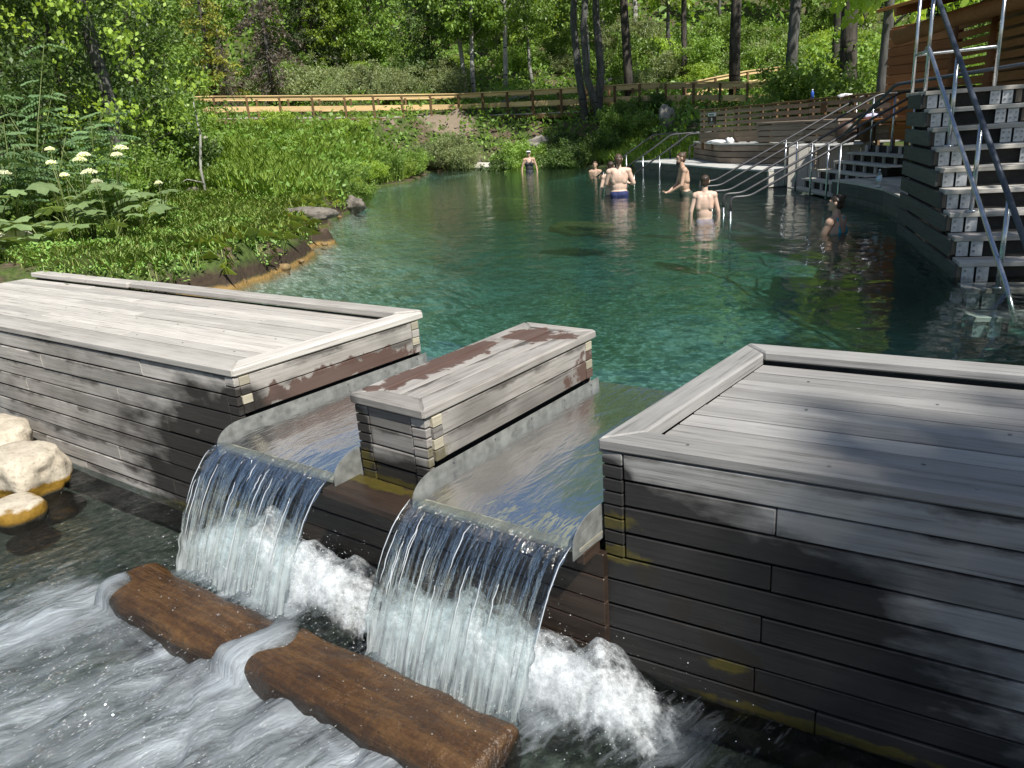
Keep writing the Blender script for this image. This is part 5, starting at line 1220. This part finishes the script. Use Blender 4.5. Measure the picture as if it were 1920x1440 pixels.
# rowan saplings with pinnate leaves
def rowan(px, d, h, seed, label, group):
    rng = np.random.default_rng(seed); x, y = xy(px, d); z = float(tz(x, y)); t = thing('rowan_sapling', (x, y, z), label, 'shrub', group); lv = []; stems = []
    for s in range(5):
        a = rng.uniform(0, 2*pi); top = np.array([x+cos(a)*.35*h, y+sin(a)*.35*h, z+h*rng.uniform(.7, 1.1)]); stems.append(tube_pts([(x, y, z), tuple((np.array([x, y, z])+top)/2+np.array([0, 0, .15])), tuple(top)], [.014, .010, .004], 5))
        for l in range(12):
            f = rng.uniform(.4, 1.0); o_ = np.array([x, y, z])*(1-f)+top*f+np.array([0, 0, .15*(1-f)]); b = rng.uniform(0, 2*pi); d_ = np.array([cos(b), sin(b), rng.uniform(-.3, .35)]); d_ /= np.linalg.norm(d_); L = rng.uniform(.30, .42)
            sdv = np.cross(d_, [0, 0, 1]); sdv /= np.linalg.norm(sdv)
            for q in range(1, 8):
                c = o_+d_*L*q/7+np.array([0, 0, -.16*(q/7)**2*L])
                for sg_ in (-1, 1):
                    k_ = sdv*sg_*.80+d_*.35+np.array([0, 0, -.42+.25*rng.random()]); k_ /= np.linalg.norm(k_); ll = .115*(1-.25*abs(q-4)/4); w_ = d_*.019+np.array([0, 0, .010])
                    lv.append([c, c+k_*ll*.5+w_, c+k_*ll+np.array([0, 0, -.012]), c+k_*ll*.5-w_])
    obj('stems', pydata('stems', *merge(stems), True), M['stem'], t); o = obj('leaves', polys('leaves', np.array(lv), 4), M['leaf_rowan'], t); o['kind'] = 'stuff'
for i, (px, d, h) in enumerate(((25, 12.6, 2.5), (90, 13.2, 2.9), (165, 13.6, 2.5), (-20, 12.0, 2.2), (215, 14.0, 2.0), (60, 12.3, 1.8), (125, 12.8, 1.9))):
    rowan(px, d, h, 300+i, ['rowan sapling with feathery leaves near the left photo edge', 'tallest feathery-leaved rowan sapling above the white flowers', 'feathery rowan sapling directly over the middle umbels', 'feathery rowan sapling cut by the left photo edge', 'rightmost feathery rowan sapling beside the shadow', 'short feathery rowan sapling in front of the tallest one', 'short feathery rowan sapling left of the middle umbels'][i], 'rowan saplings on the left bank')
# cow parsnip: lobed leaves and white umbels
def parsnip(x, y, h, nu_, seed, label, big=1.):
    rng = np.random.default_rng(seed); z = float(tz(x, y)); t = thing('cow_parsnip', (x, y, z), label, 'plant', 'cow parsnips on the left bank')
    sts = []
    for l in range(7):
        a = 2*pi*l/7+rng.uniform(-.3, .3); hl = rng.uniform(.35, .75)*h; r = rng.uniform(.15, .35)*big; c = np.array([x+cos(a)*r, y+sin(a)*r, z+hl]); sts.append(tube_pts([(x, y, z), tuple((np.array([x, y, z+hl*.6])+c)/2), tuple(c)], [.010, .008, .005], 5))
        R0_ = rng.uniform(.13, .20)*big; pts = [(0, 0, 0)]; nn_ = 27
        for q in range(nn_):
            th = 2*pi*q/nn_; lob = .62+.38*abs(sin(2.5*th+.3))*(.8+.4*((q % 2))); pts.append((R0_*lob*cos(th), R0_*lob*sin(th), -.25*R0_*(lob**2)+rng.uniform(-.01, .01)))
        me = pydata('leaf', pts, [(0, 1+q, 1+(q+1) % nn_) for q in range(nn_)])
        obj('leaf', me, M['bigleaf'], t, Matrix.Translation(c) @ Matrix.Rotation(rng.uniform(0, 6.28), 4, 'Z') @ Matrix.Rotation(rng.uniform(-.5, .5), 4, 'X'))
    for u in range(nu_):
        a = rng.uniform(0, 2*pi); r = rng.uniform(.02, .28); c = np.array([x+cos(a)*r, y+sin(a)*r, z+h*rng.uniform(.85, 1.12)]); sts.append(tube_pts([(x, y, z), tuple((np.array([x, y, z+h*.5])+c)/2), tuple(c)], [.009, .007, .005], 5))
        R1_ = rng.uniform(.06, .115); n = 420; rr = R1_*np.sqrt(rng.random(n)); th = rng.uniform(0, 2*pi, n); C = c+np.stack([rr*np.cos(th), rr*np.sin(th), .035-.5*rr*rr/R1_+rng.normal(0, .006, n)], -1)
        obj('umbel', polys('umbel', leaves(C, .013, rng, .9, 1.5), 4), M['petal'], t)
    obj('stem', pydata('stem', *merge(sts), True), M['stem'], t)
PL = [(20, 11.2, 1.25, 2, 'cow parsnip with two white umbels at the left edge'), (160, 11.4, 1.3, 2, 'cow parsnip with white umbels below the rowan leaves'), (195, 11.8, 1.25, 3, 'cow parsnip with three white umbels in the middle of the flowers'),
      (255, 11.9, 1.3, 2, 'tallest white-flowered cow parsnip, right of the others'), (232, 11.5, 1.0, 2, 'lower cow parsnip with small white umbels'), (45, 10.6, .75, 0, 'cow parsnip with broad lobed leaves and no flowers above the deck'),
      (110, 10.9, .7, 0, 'second leafy cow parsnip without flowers'), (0, 10.2, .8, 1, 'cow parsnip half cut by the photo edge'), (290, 13.2, .9, 0, 'leafy cow parsnip in the shadow beside the sapling'), (335, 14, .8, 1, 'leafy cow parsnip at the foot of the sapling')]
for i, (px, d, h, n, lab) in enumerate(PL):
    x, y = xy(px, d); parsnip(x, y, h, n, 500+i, lab, 1.35 if n == 0 else 1.1)

# ground cover ------------------------------------------------------------
def scatter(n, x0, x1, y0, y1, rng): return rng.uniform(x0, x1, n), rng.uniform(y0, y1, n)
def cover(name, label, mat, V, n): return tag(obj(name, polys(name, V, n), M[mat]), label, None, None, 'stuff')
rng = np.random.default_rng(91)
# low herbs on the near left bank
x, y = scatter(42000, -21, -8.4, 4.3, 15.5, rng); s = sdist(x, y); d_ = x*hd.x+y*hd.y; den = fbm(x*1.1, y*1.1, 0, 71, 3)
bare = .45*np.exp(-(((x+9.4)/1.1)**2+((y-5.6)/.5)**2)); k_ = (s > .02) & (den+.25*smooth((s-.2)/1.5)-.7*bare > .40+.1*rng.random(len(x))); x, y = x[k_], y[k_]; z = tz(x, y); k_ = z > .1; x, y, z = x[k_], y[k_], z[k_]
hgt = (.03+.22*fbm(x*.9, y*.9, 0, 72, 3)**1.5)*(.35+.65*smooth((sdist(x, y)-.1)/2.2))
C = np.concatenate([np.stack([x+rng.normal(0, .06, len(x)), y+rng.normal(0, .06, len(x)), z+hgt*rng.random(len(x))], -1) for q in range(6)])
cover('herbs', 'low leafy herbs covering the near left bank', 'herb', leaves(C, .05, rng, .5, 1.3), 4)
k_ = rng.random(len(x)) < .75; B = np.stack([x, y, z-.02], -1)[k_]; B = np.concatenate([B+rng.normal(0, .05, B.shape)*[1, 1, 0] for q in range(2)])
cover('grass', 'fine grass blades on the near left bank', 'grass', blades(B, .20, .007, rng, .8), 5)
# tall bright horsetails on the second tongue of land
x, y = scatter(110000, -31, -13.5, 11, 29, rng); s = sdist(x, y); d_ = x*hd.x+y*hd.y; k_ = (s > .0) & (s < 7.5) & (d_ > 17) & (d_ < 35); x, y, s = x[k_], y[k_], s[k_]; z = tz(x, y); k_ = z > .06; x, y, z, s = x[k_], y[k_], z[k_], s[k_]
B = np.stack([x, y, z-.03], -1); hh = .28+.42*fbm(x*.8, y*.8, 0, 74, 3)
cover('horsetails', 'dense bright green horsetails on the far tongue of land', 'horsetail', blades(B, hh, .017, rng, .5, .25), 5)
k_ = rng.random(len(x)) < .5; C = np.stack([x, y, z], -1)[k_]+np.stack([rng.normal(0, .08, k_.sum()), rng.normal(0, .08, k_.sum()), rng.random(k_.sum())*.4], -1)
cover('herbs', 'broad low leaves between the horsetails', 'herb', leaves(C, .11, rng, .55, .6), 4)
# overhanging fringe along the waterline
P = []
for i in range(0, 14):
    a, b = POOL[i], POOL[i+1]; L = math.dist(a, b); n = int(L*130); t = rng.random((n, 1)); p = a*(1-t)+b*t; nrm = np.array([-(b-a)[1], (b-a)[0]])/L; P.append(p+nrm*rng.uniform(.05, .45, (n, 1)))
P = np.concatenate(P); z = tz(P[:, 0], P[:, 1]); k_ = z > .12; C = np.stack([P[:, 0], P[:, 1], z+rng.random(len(z))*.10], -1)[k_]
cover('grass', 'ragged tufts hanging over the pool bank', 'grass', np.concatenate([blades(C, .16, .012, rng, 1.3, .8)]), 5)
cover('herbs', 'small leaves trailing over the bank edge', 'herb', leaves(C[::2]+[0, 0, .03], .07, rng, .5, .5), 4)
# far bank and forest floor
x, y = scatter(70000, -48, 6, 18, 66, rng); s = sdist(x, y); d_ = x*hd.x+y*hd.y; l_ = x*rt.x+y*rt.y; k_ = (s > .3) & (d_ > 27) & (d_ < 66) & (np.abs(l_) < .72*d_)
dirtm = np.maximum(np.exp(-(((x+25.5)/2.6)**2+((y-30.2)/1.0)**2)), np.exp(-(((x+28.0)/1.6)**2+((y-28.2)/.9)**2))); k_ &= dirtm < .35+.6*rng.random(len(x)); x, y = x[k_], y[k_]; z = tz(x, y); k_ = z > .08; x, y, z = x[k_], y[k_], z[k_]
C = np.stack([x, y, z+rng.random(len(x))**1.5*(.25+.7*fbm(x*.5, y*.5, 0, 78, 3))], -1); C = np.concatenate([C, C+rng.normal(0, .12, C.shape)])
cover('undergrowth', 'tangled green undergrowth on the far bank and the forest floor', 'fern', leaves(C, .21, rng, .5, .5), 4)
x, y = scatter(26000, -90, 10, 40, 125, rng); d_ = x*hd.x+y*hd.y; l_ = x*rt.x+y*rt.y; k_ = (d_ > 62) & (d_ < 125) & (np.abs(l_) < .72*d_); x, y = x[k_], y[k_]; C = np.stack([x, y, tz(x, y)+rng.random(len(x))*1.6], -1)
cover('undergrowth', 'dark green brush on the hillside behind the forest', 'fern', leaves(C, .55, rng, .6, .4), 4)
x, y = scatter(5000, -13.5, -8.2, 20.5, 26.5, rng); s = sdist(x, y); k_ = (s > .05); x, y = x[k_], y[k_]; z = tz(x, y); B = np.stack([x, y, z-.03], -1)
cover('horsetails', 'bright fern-like plants behind the far end of the benches', 'horsetail', blades(B, .55, .05, rng, .5), 5)
# fallen trees on the slope
for (px, d, l, a, lab) in ((1145, 44, 2.2, .5, 'pale fallen trunk on the slope right of the cottonwoods'), (1010, 41.5, 2.0, .2, 'white fallen branch beyond the boardwalk rail'), (880, 33.5, 2.2, .1, 'grey driftwood log lying above the small beach'), (420, 34, 1.8, .0, 'grey fallen log among the left bank leaves')):
    x, y = xy(px, d); z = float(tz(x, y)); ex = Vector((cos(YAW+a*.3), sin(YAW+a*.3), a)).normalized()*l/2; c = Vector((x, y, z+.22))
    o = tube('fallen_log', [c-ex, c+Vector((0, 0, .05)), c+ex], [.13, .12, .07], M['wood_bark_dead']); tag(o, lab, 'log')
x, y = -13.13, 28.85; st2 = lump('tree_stump', (x, y, float(tz(x, y))+.35), (.28, .26, .5), M['wood_bark_dead'], 47, 3, .5); mount(st2, 'broken grey stump below the right end of the boardwalk', 'stump')

# ------------------------------------------------------------------ people
def capsule(a, b, r1, r2, seg=14):
    a = Vector(a); b = Vector(b); d = (b-a).normalized(); P = [a-d*r1*.95, a-d*r1*.6]; R = [r1*.25, r1*.8]
    for i in range(4): P.append(a.lerp(b, i/3)); R.append(r1+(r2-r1)*i/3)
    P += [b+d*r2*.6, b+d*r2*.95]; R += [r2*.8, r2*.25]; return tube_pts(P, R, seg)
def ell(c, r, n=16, m=10):
    V = []; Fc = []
    for i in range(m+1):
        ph = pi*(i+.02)/(m+.04)
        for k in range(n): a = 2*pi*k/n; V.append((c[0]+r[0]*sin(ph)*cos(a), c[1]+r[1]*sin(ph)*sin(a), c[2]+r[2]*cos(ph)))
    for i in range(m):
        for k in range(n): Fc.append((i*n+k, (i+1)*n+k, (i+1)*n+(k+1) % n, i*n+(k+1) % n))
    Fc.append(tuple(range(n))); Fc.append(tuple(m*n+k for k in range(n))[::-1]); return V, Fc
def remesh(name, parts, vox, it=6):
    me = pydata('tmp', *merge(parts)); bm = bmesh.new(); bm.from_mesh(me); bmesh.ops.recalc_face_normals(bm, faces=bm.faces); bm.to_mesh(me); bm.free()
    o = bpy.data.objects.new('tmp', me); COL.objects.link(o)
    m = o.modifiers.new('r', 'REMESH'); m.mode = 'VOXEL'; m.voxel_size = vox; m.use_smooth_shade = True
    s = o.modifiers.new('s', 'SMOOTH'); s.factor = .5; s.iterations = it
    dg = bpy.context.evaluated_depsgraph_get(); out = bpy.data.meshes.new_from_object(o.evaluated_get(dg)); out.name = name
    bpy.data.objects.remove(o); out.shade_smooth(); return out
def hand(w, d, pdir, s):
    """palm at wrist w pointing along d, five bent fingers; pdir = palm normal"""
    w = Vector(w); d = Vector(d).normalized(); n = Vector(pdir).normalized(); sv = d.cross(n).normalized()*s; P = []
    P.append(capsule(w, w+d*.075, .022, .024)); P.append(capsule(w+d*.05-sv*.022, w+d*.085+sv*.024, .017, .017))
    for i, (o, L) in enumerate(((-.030, .070), (-.010, .082), (.011, .076), (.030, .058))):
        a = w+d*.085+sv*o; m = a+d*L*.5+n*.012; e = m+d*L*.38+n*.030; P += [capsule(a, m, .0095, .009, 8), capsule(m, e, .009, .008, 8)]
    a = w+d*.03-sv*.022; m = a+d*.03-sv*.028; e = m+d*.035-sv*.008+n*.012; P += [capsule(a, m, .012, .0105, 8), capsule(m, e, .0105, .009, 8)]
    return P
def person(pos, face, H_, label, skin, arms, hair, build=1., female=False, bend=0., headturn=0., legs='stand', extra=None, z0=None):
    """face: world XY the chest faces; local frame x right, y forward, z up, 1.75 m tall before scaling"""
    k_ = H_/1.75; fx = Vector((*face, 0)).normalized(); right = Vector((fx.y, -fx.x, 0))
    Mx = Matrix(((right.x, fx.x, 0, pos[0]), (right.y, fx.y, 0, pos[1]), (0, 0, 1, z0), (0, 0, 0, 1))) @ Matrix.Scale(k_, 4)
    root = bpy.data.objects.new('person', None); put(root, Mx); tag(root, label, 'person', None)
    b = build; P = []
    def sp_(z): return bend*max(0, z-1.0)      # forward lean
    P += [ell((0, 0, .95), (.165*b, .115*b, .13)), ell((0, .005*b+sp_(1.1), 1.10), ((.14 if female else .15)*b, .105*b, .17)), ell((0, sp_(1.28), 1.28), (.175*b, .115*b, .19)), capsule((-.13*b, sp_(1.42), 1.425), (.13*b, sp_(1.42), 1.425), .066, .066)]
    if female: P += [ell((-.075, .085+sp_(1.27), 1.26), (.065, .06, .06)), ell((.075, .085+sp_(1.27), 1.26), (.065, .06, .06))]
    for s in (-1, 1): P.append(capsule((s*.08, -.035+sp_(1.35), 1.38), (s*.10, -.04+sp_(1.2), 1.20), .066*b, .062*b)); P.append(ell((s*.08, -.05, .92), (.085*b, .09, .09)))
    hx, hy = 0, sp_(1.62)*1.1+.012
    P.append(capsule((0, -.005+sp_(1.44), 1.43), (0, hy-.01, 1.57), .056, .052))
    c_, s_ = cos(headturn), sin(headturn)
    def hp(x, y, z): return (hx+x*c_-y*s_, hy+x*s_+y*c_, z)
    P += [ell(hp(0, 0, 1.66), (.075, .088, .10)), ell(hp(0, .03, 1.605), (.056, .058, .062)), capsule(hp(0, .088, 1.66), hp(0, .112, 1.632), .010, .014, 8), ell(hp(0, .082, 1.598), (.024, .014, .008)), ell(hp(0, .074, 1.570), (.024, .022, .018)), capsule(hp(-.035, .076, 1.69), hp(.035, .076, 1.69), .014, .014, 8)]
    for s in (-1, 1): P.append(ell(hp(s*.079, -.008, 1.65), (.012, .022, .034)))
    for s, (sh_, el, wr, hd_, pn_) in zip((-1, 1), arms):
        sh_ = Vector((s*.178*b, sp_(1.42), 1.41)); el = Vector(el); wr = Vector(wr)
        P += [ell(sh_, (.062*b, .062, .066)), capsule(sh_, el, .050*b, .040*b), capsule(el, wr, .040*b, .027)]; P += hand(wr, hd_, pn_, s)
    for s in (-1, 1):
        if legs == 'stand': hip, kn, an = Vector((s*.085, 0, .88)), Vector((s*.10, .02, .48)), Vector((s*.11, -.01, .08))
        elif legs == 'kneel': hip, kn, an = Vector((s*.09, .02, .88)), Vector((s*.13, .20, .52)), Vector((s*.12, -.12, .32))
        else: hip, kn, an = Vector((s*.09, .03, .90)), Vector((s*.13, .42, .86)), Vector((s*.12, .45, .44))
        P += [capsule(hip, kn, .085*b, .056), capsule(kn, an, .054, .036), capsule(an+Vector((0, -.03, -.04)), an+Vector((0, .16, -.055)), .034, .026)]
    body = obj('body', remesh('body', P, .0085), M[skin], root, Mx)
    # hair
    kind, hm = hair
    Hh = [ell(hp(0, -.012, 1.685), (.083, .094, .088))]
    if kind == 'bun': Hh.append(ell(hp(0, -.085, 1.745), (.038, .04, .036)))
    if kind == 'tail': Hh += [ell(hp(0, -.05, 1.64), (.082, .065, .09)), capsule(hp(0, -.09, 1.66), hp(0.01, -.095, 1.53), .035, .022)]
    if kind == 'long': Hh += [ell(hp(0, -.035, 1.62), (.086, .072, .10))]
    if kind in ('short', 'bun', 'tail', 'long', 'cap'): Hh.append(ell(hp(0, -.045, 1.63), (.071, .055, .065)))
    rg = np.random.default_rng(len(label)); hv, hf = [], []
    hm_ = remesh('hair', Hh, .008, 3)
    co = np.empty(len(hm_.vertices)*3, np.float32); hm_.vertices.foreach_get('co', co); co = co.reshape(-1, 3)
    hdv = np.array(hp(0, 1, 1.66))-np.array(hp(0, 0, 1.66)); q = co-np.array(hp(0, 0, 1.66))
    fwd = q@hdv; lowface = (fwd > .035) & (q[:, 2] < .045); co[lowface] -= hdv*np.clip(fwd[lowface]-.03, 0, 1)[:, None]
    co += (np.stack([vnoise(co[:, 0]*90, co[:, 1]*90, co[:, 2]*25, 5+i) for i in range(3)], -1)-.5)*.014
    hm_.vertices.foreach_set('co', co.reshape(-1).astype(np.float32)); hm_.update(); obj('hair', hm_, M[hm], root, Mx)
    if extra: extra(root, Mx, hp, sp_, b)
    return root
def trunks(mat, name='swim_trunks', ztop=1.0):
    def f(root, Mx, hp, sp_, b):
        P = [ell((0, 0, .93), (.178*b, .130*b, .13))]+[capsule((s*.088, 0, .87), (s*.10, .01, .66), .100*b, .090) for s in (-1, 1)]+[ell((s*.08, -.05, .92), (.09*b, .10, .095)) for s in (-1, 1)]
        me = remesh(name, P, .012, 3); bm = bmesh.new(); bm.from_mesh(me); bmesh.ops.bisect_plane(bm, geom=bm.verts[:]+bm.edges[:]+bm.faces[:], plane_co=(0, 0, ztop), plane_no=(0, 0, 1), clear_outer=True); bm.to_mesh(me); bm.free(); obj(name, me, M[mat], root, Mx)
    return f
def arm(s, el, wr, d=(0, 0, -1), n=None): return (None, (s*el[0], el[1], el[2]), (s*wr[0], wr[1], wr[2]), d, n or (-s, 0, 0))
DN = [arm(-1, (.245, -.02, 1.13), (.275, .03, .88)), arm(1, (.245, -.02, 1.13), (.275, .03, .88))]
away = lambda p: (p[0], p[1])
# woman at the far end
def suit(root, Mx, hp, sp_, b):
    P = [ell((0, 0, .95), (.172*b, .122*b, .14)), ell((0, .005, 1.10), (.148*b, .112*b, .18)), ell((0, 0, 1.25), (.178*b, .121*b, .17)), ell((-.075, .088, 1.26), (.07, .064, .066)), ell((.075, .088, 1.26), (.07, .064, .066))]+[capsule((s*.08, .09, 1.33), (s*.085, -.02, 1.49), .026, .026) for s in (-1, 1)]+[capsule((s*.085, -.02, 1.485), (s*.07, -.1, 1.33), .026, .026) for s in (-1, 1)]
    obj('swimsuit', remesh('swimsuit', P, .010, 2), M['cloth_black'], root, Mx)
    obj('visor', remesh('visor', [capsule(hp(-.05, .06, 1.70), hp(.05, .06, 1.70), .035, .035), ell(hp(0, .11, 1.705), (.07, .07, .014))], .009, 1), M['white'], root, Mx)
    obj('sunglasses', remesh('sunglasses', [ell(hp(-.033, .088, 1.665), (.028, .016, .019)), ell(hp(.033, .088, 1.665), (.028, .016, .019)), capsule(hp(-.03, .1, 1.668), hp(.03, .1, 1.668), .005, .005)], .005, 1), M['cloth_black'], root, Mx)
p = (-16.73, 24.66); person(p, (-p[0], -p[1]), 1.68, 'woman in a black swimsuit and white visor standing at the far end of the pool', 'skin2', [arm(-1, (.27, -.02, 1.14), (.30, .02, .89)), arm(1, (.27, -.02, 1.14), (.30, .02, .89))], ('short', 'hair2'), 1.0, True, extra=suit, z0=-.92)
p = (-13.63, 24.1); person(p, (-p[0]-4, -p[1]), 1.7, 'swimmer with only the head above the dark far water', 'skin2', DN, ('short', 'hair2'), z0=-1.40)
p = (-8.62, 15.95); person(p, away(p), 1.66, 'bather with black hair half hidden behind the broad-backed man', 'skin', DN, ('short', 'hair'), .98, extra=trunks('cloth_green'), z0=-.94)
p = (-8.30, 15.72); person(p, away(p), 1.80, 'broad-backed man in navy trunks with tied-back brown hair', 'skin', [arm(-1, (.27, .06, 1.16), (.16, .26, 1.08), (.5, .8, .2), (0, .3, 1)), arm(1, (.31, .0, 1.15), (.26, .22, 1.12), (-.6, .7, .2), (0, .3, 1))], ('tail', 'hair2'), 1.14, extra=trunks('cloth_navy'), z0=-.92)
def beard(root, Mx, hp, sp_, b):
    trunks('cloth_green')(root, Mx, hp, sp_, b); obj('beard', remesh('beard', [ell(hp(0, .045, 1.570), (.055, .05, .042)), ell(hp(0, .066, 1.545), (.032, .034, .035))], .008, 2), M['hair'], root, Mx)
p = (-6.80, 15.85); lf = Vector((-rt.x, -rt.y)); person(p, (lf.x+.12, lf.y+.1), 1.78, 'bearded man in profile with a hair bun and hands held together', 'skin2', [arm(-1, (.20, .12, 1.13), (.06, .33, .99), (.5, .8, -.1), (0, .3, 1)), arm(1, (.20, .12, 1.13), (.06, .33, .99), (-.5, .8, -.1), (0, .3, 1))], ('bun', 'hair2'), .95, bend=.12, extra=beard, z0=-.93)
p = (-5.03, 12.52); person(p, away(p), 1.62, 'slim pale young man with short dark hair nearest the handrails', 'skin', [arm(-1, (.235, -.01, 1.14), (.255, .05, .88)), arm(1, (.235, -.01, 1.14), (.255, .05, .88))], ('short', 'hair'), .93, extra=trunks('cloth_mauve'), z0=-.985)
def bikini(root, Mx, hp, sp_, b):
    P = [capsule((s*.10, .05, 1.38), (s*.095, -.06, 1.455), .018, .018) for s in (-1, 1)]+[capsule((s*.095, -.06, 1.45), (s*.10, -.112, 1.27), .02, .022) for s in (-1, 1)]+[ell((0, 0, 1.24), (.186*b, .128*b, .045)), ell((-.075, .09, 1.27), (.074, .068, .068)), ell((.075, .09, 1.27), (.074, .068, .068))]
    obj('bikini_top', remesh('bikini_top', P, .010, 2), M['cloth_teal'], root, Mx)
p = (-2.56, 10.9); person(p, (lf.x*.8+.25, lf.y*.8+.55), 1.66, 'woman with a dark bun and turquoise bikini seated in the shaded water', 'skin2', [arm(-1, (.26, .10, 1.14), (.22, .3, 1.0), (0, 1, -.2), (0, 0, -1)), arm(1, (.26, .10, 1.14), (.22, .3, 1.0), (0, 1, -.2), (0, 0, -1))], ('bun', 'hair'), 1.1, True, legs='kneel', headturn=.25, extra=bikini, z0=-1.20)

# ------------------------------------------------------------------ tell look-alikes apart by their order from the left
ORD = ['leftmost', 'second from left', 'third from left', 'fourth from left', 'fifth from left', 'sixth from left', 'seventh from left', 'eighth from left', 'ninth from left', 'tenth from left',
       'eleventh from left', 'twelfth from left', 'thirteenth from left', 'fourteenth from left', 'fifteenth from left', 'sixteenth from left', 'seventeenth from left', 'eighteenth from left', 'nineteenth from left', 'twentieth from left']
same = {}
for o in S.objects:
    if o.parent is None and o.get('category') and o.get('group'):
        p = WM.get(o.name, o.matrix_basis).translation - Vector((0, 0, EYE)); dz = p.dot(fw)
        px_o = p.dot(cr)/dz*F if dz > .1 else 1e6
        if abs(px_o) < 1000: same.setdefault(o['label'], []).append((px_o, o))
for lab, L_ in same.items():
    if 1 < len(L_) <= 20:
        for q, (px_o, o) in enumerate(sorted(L_, key=lambda t: t[0])):
            extra = 'rightmost' if q == len(L_)-1 else ORD[q]
            words = lab.split(); o['label'] = ' '.join(words[:16-len(extra.split())])+', '+extra
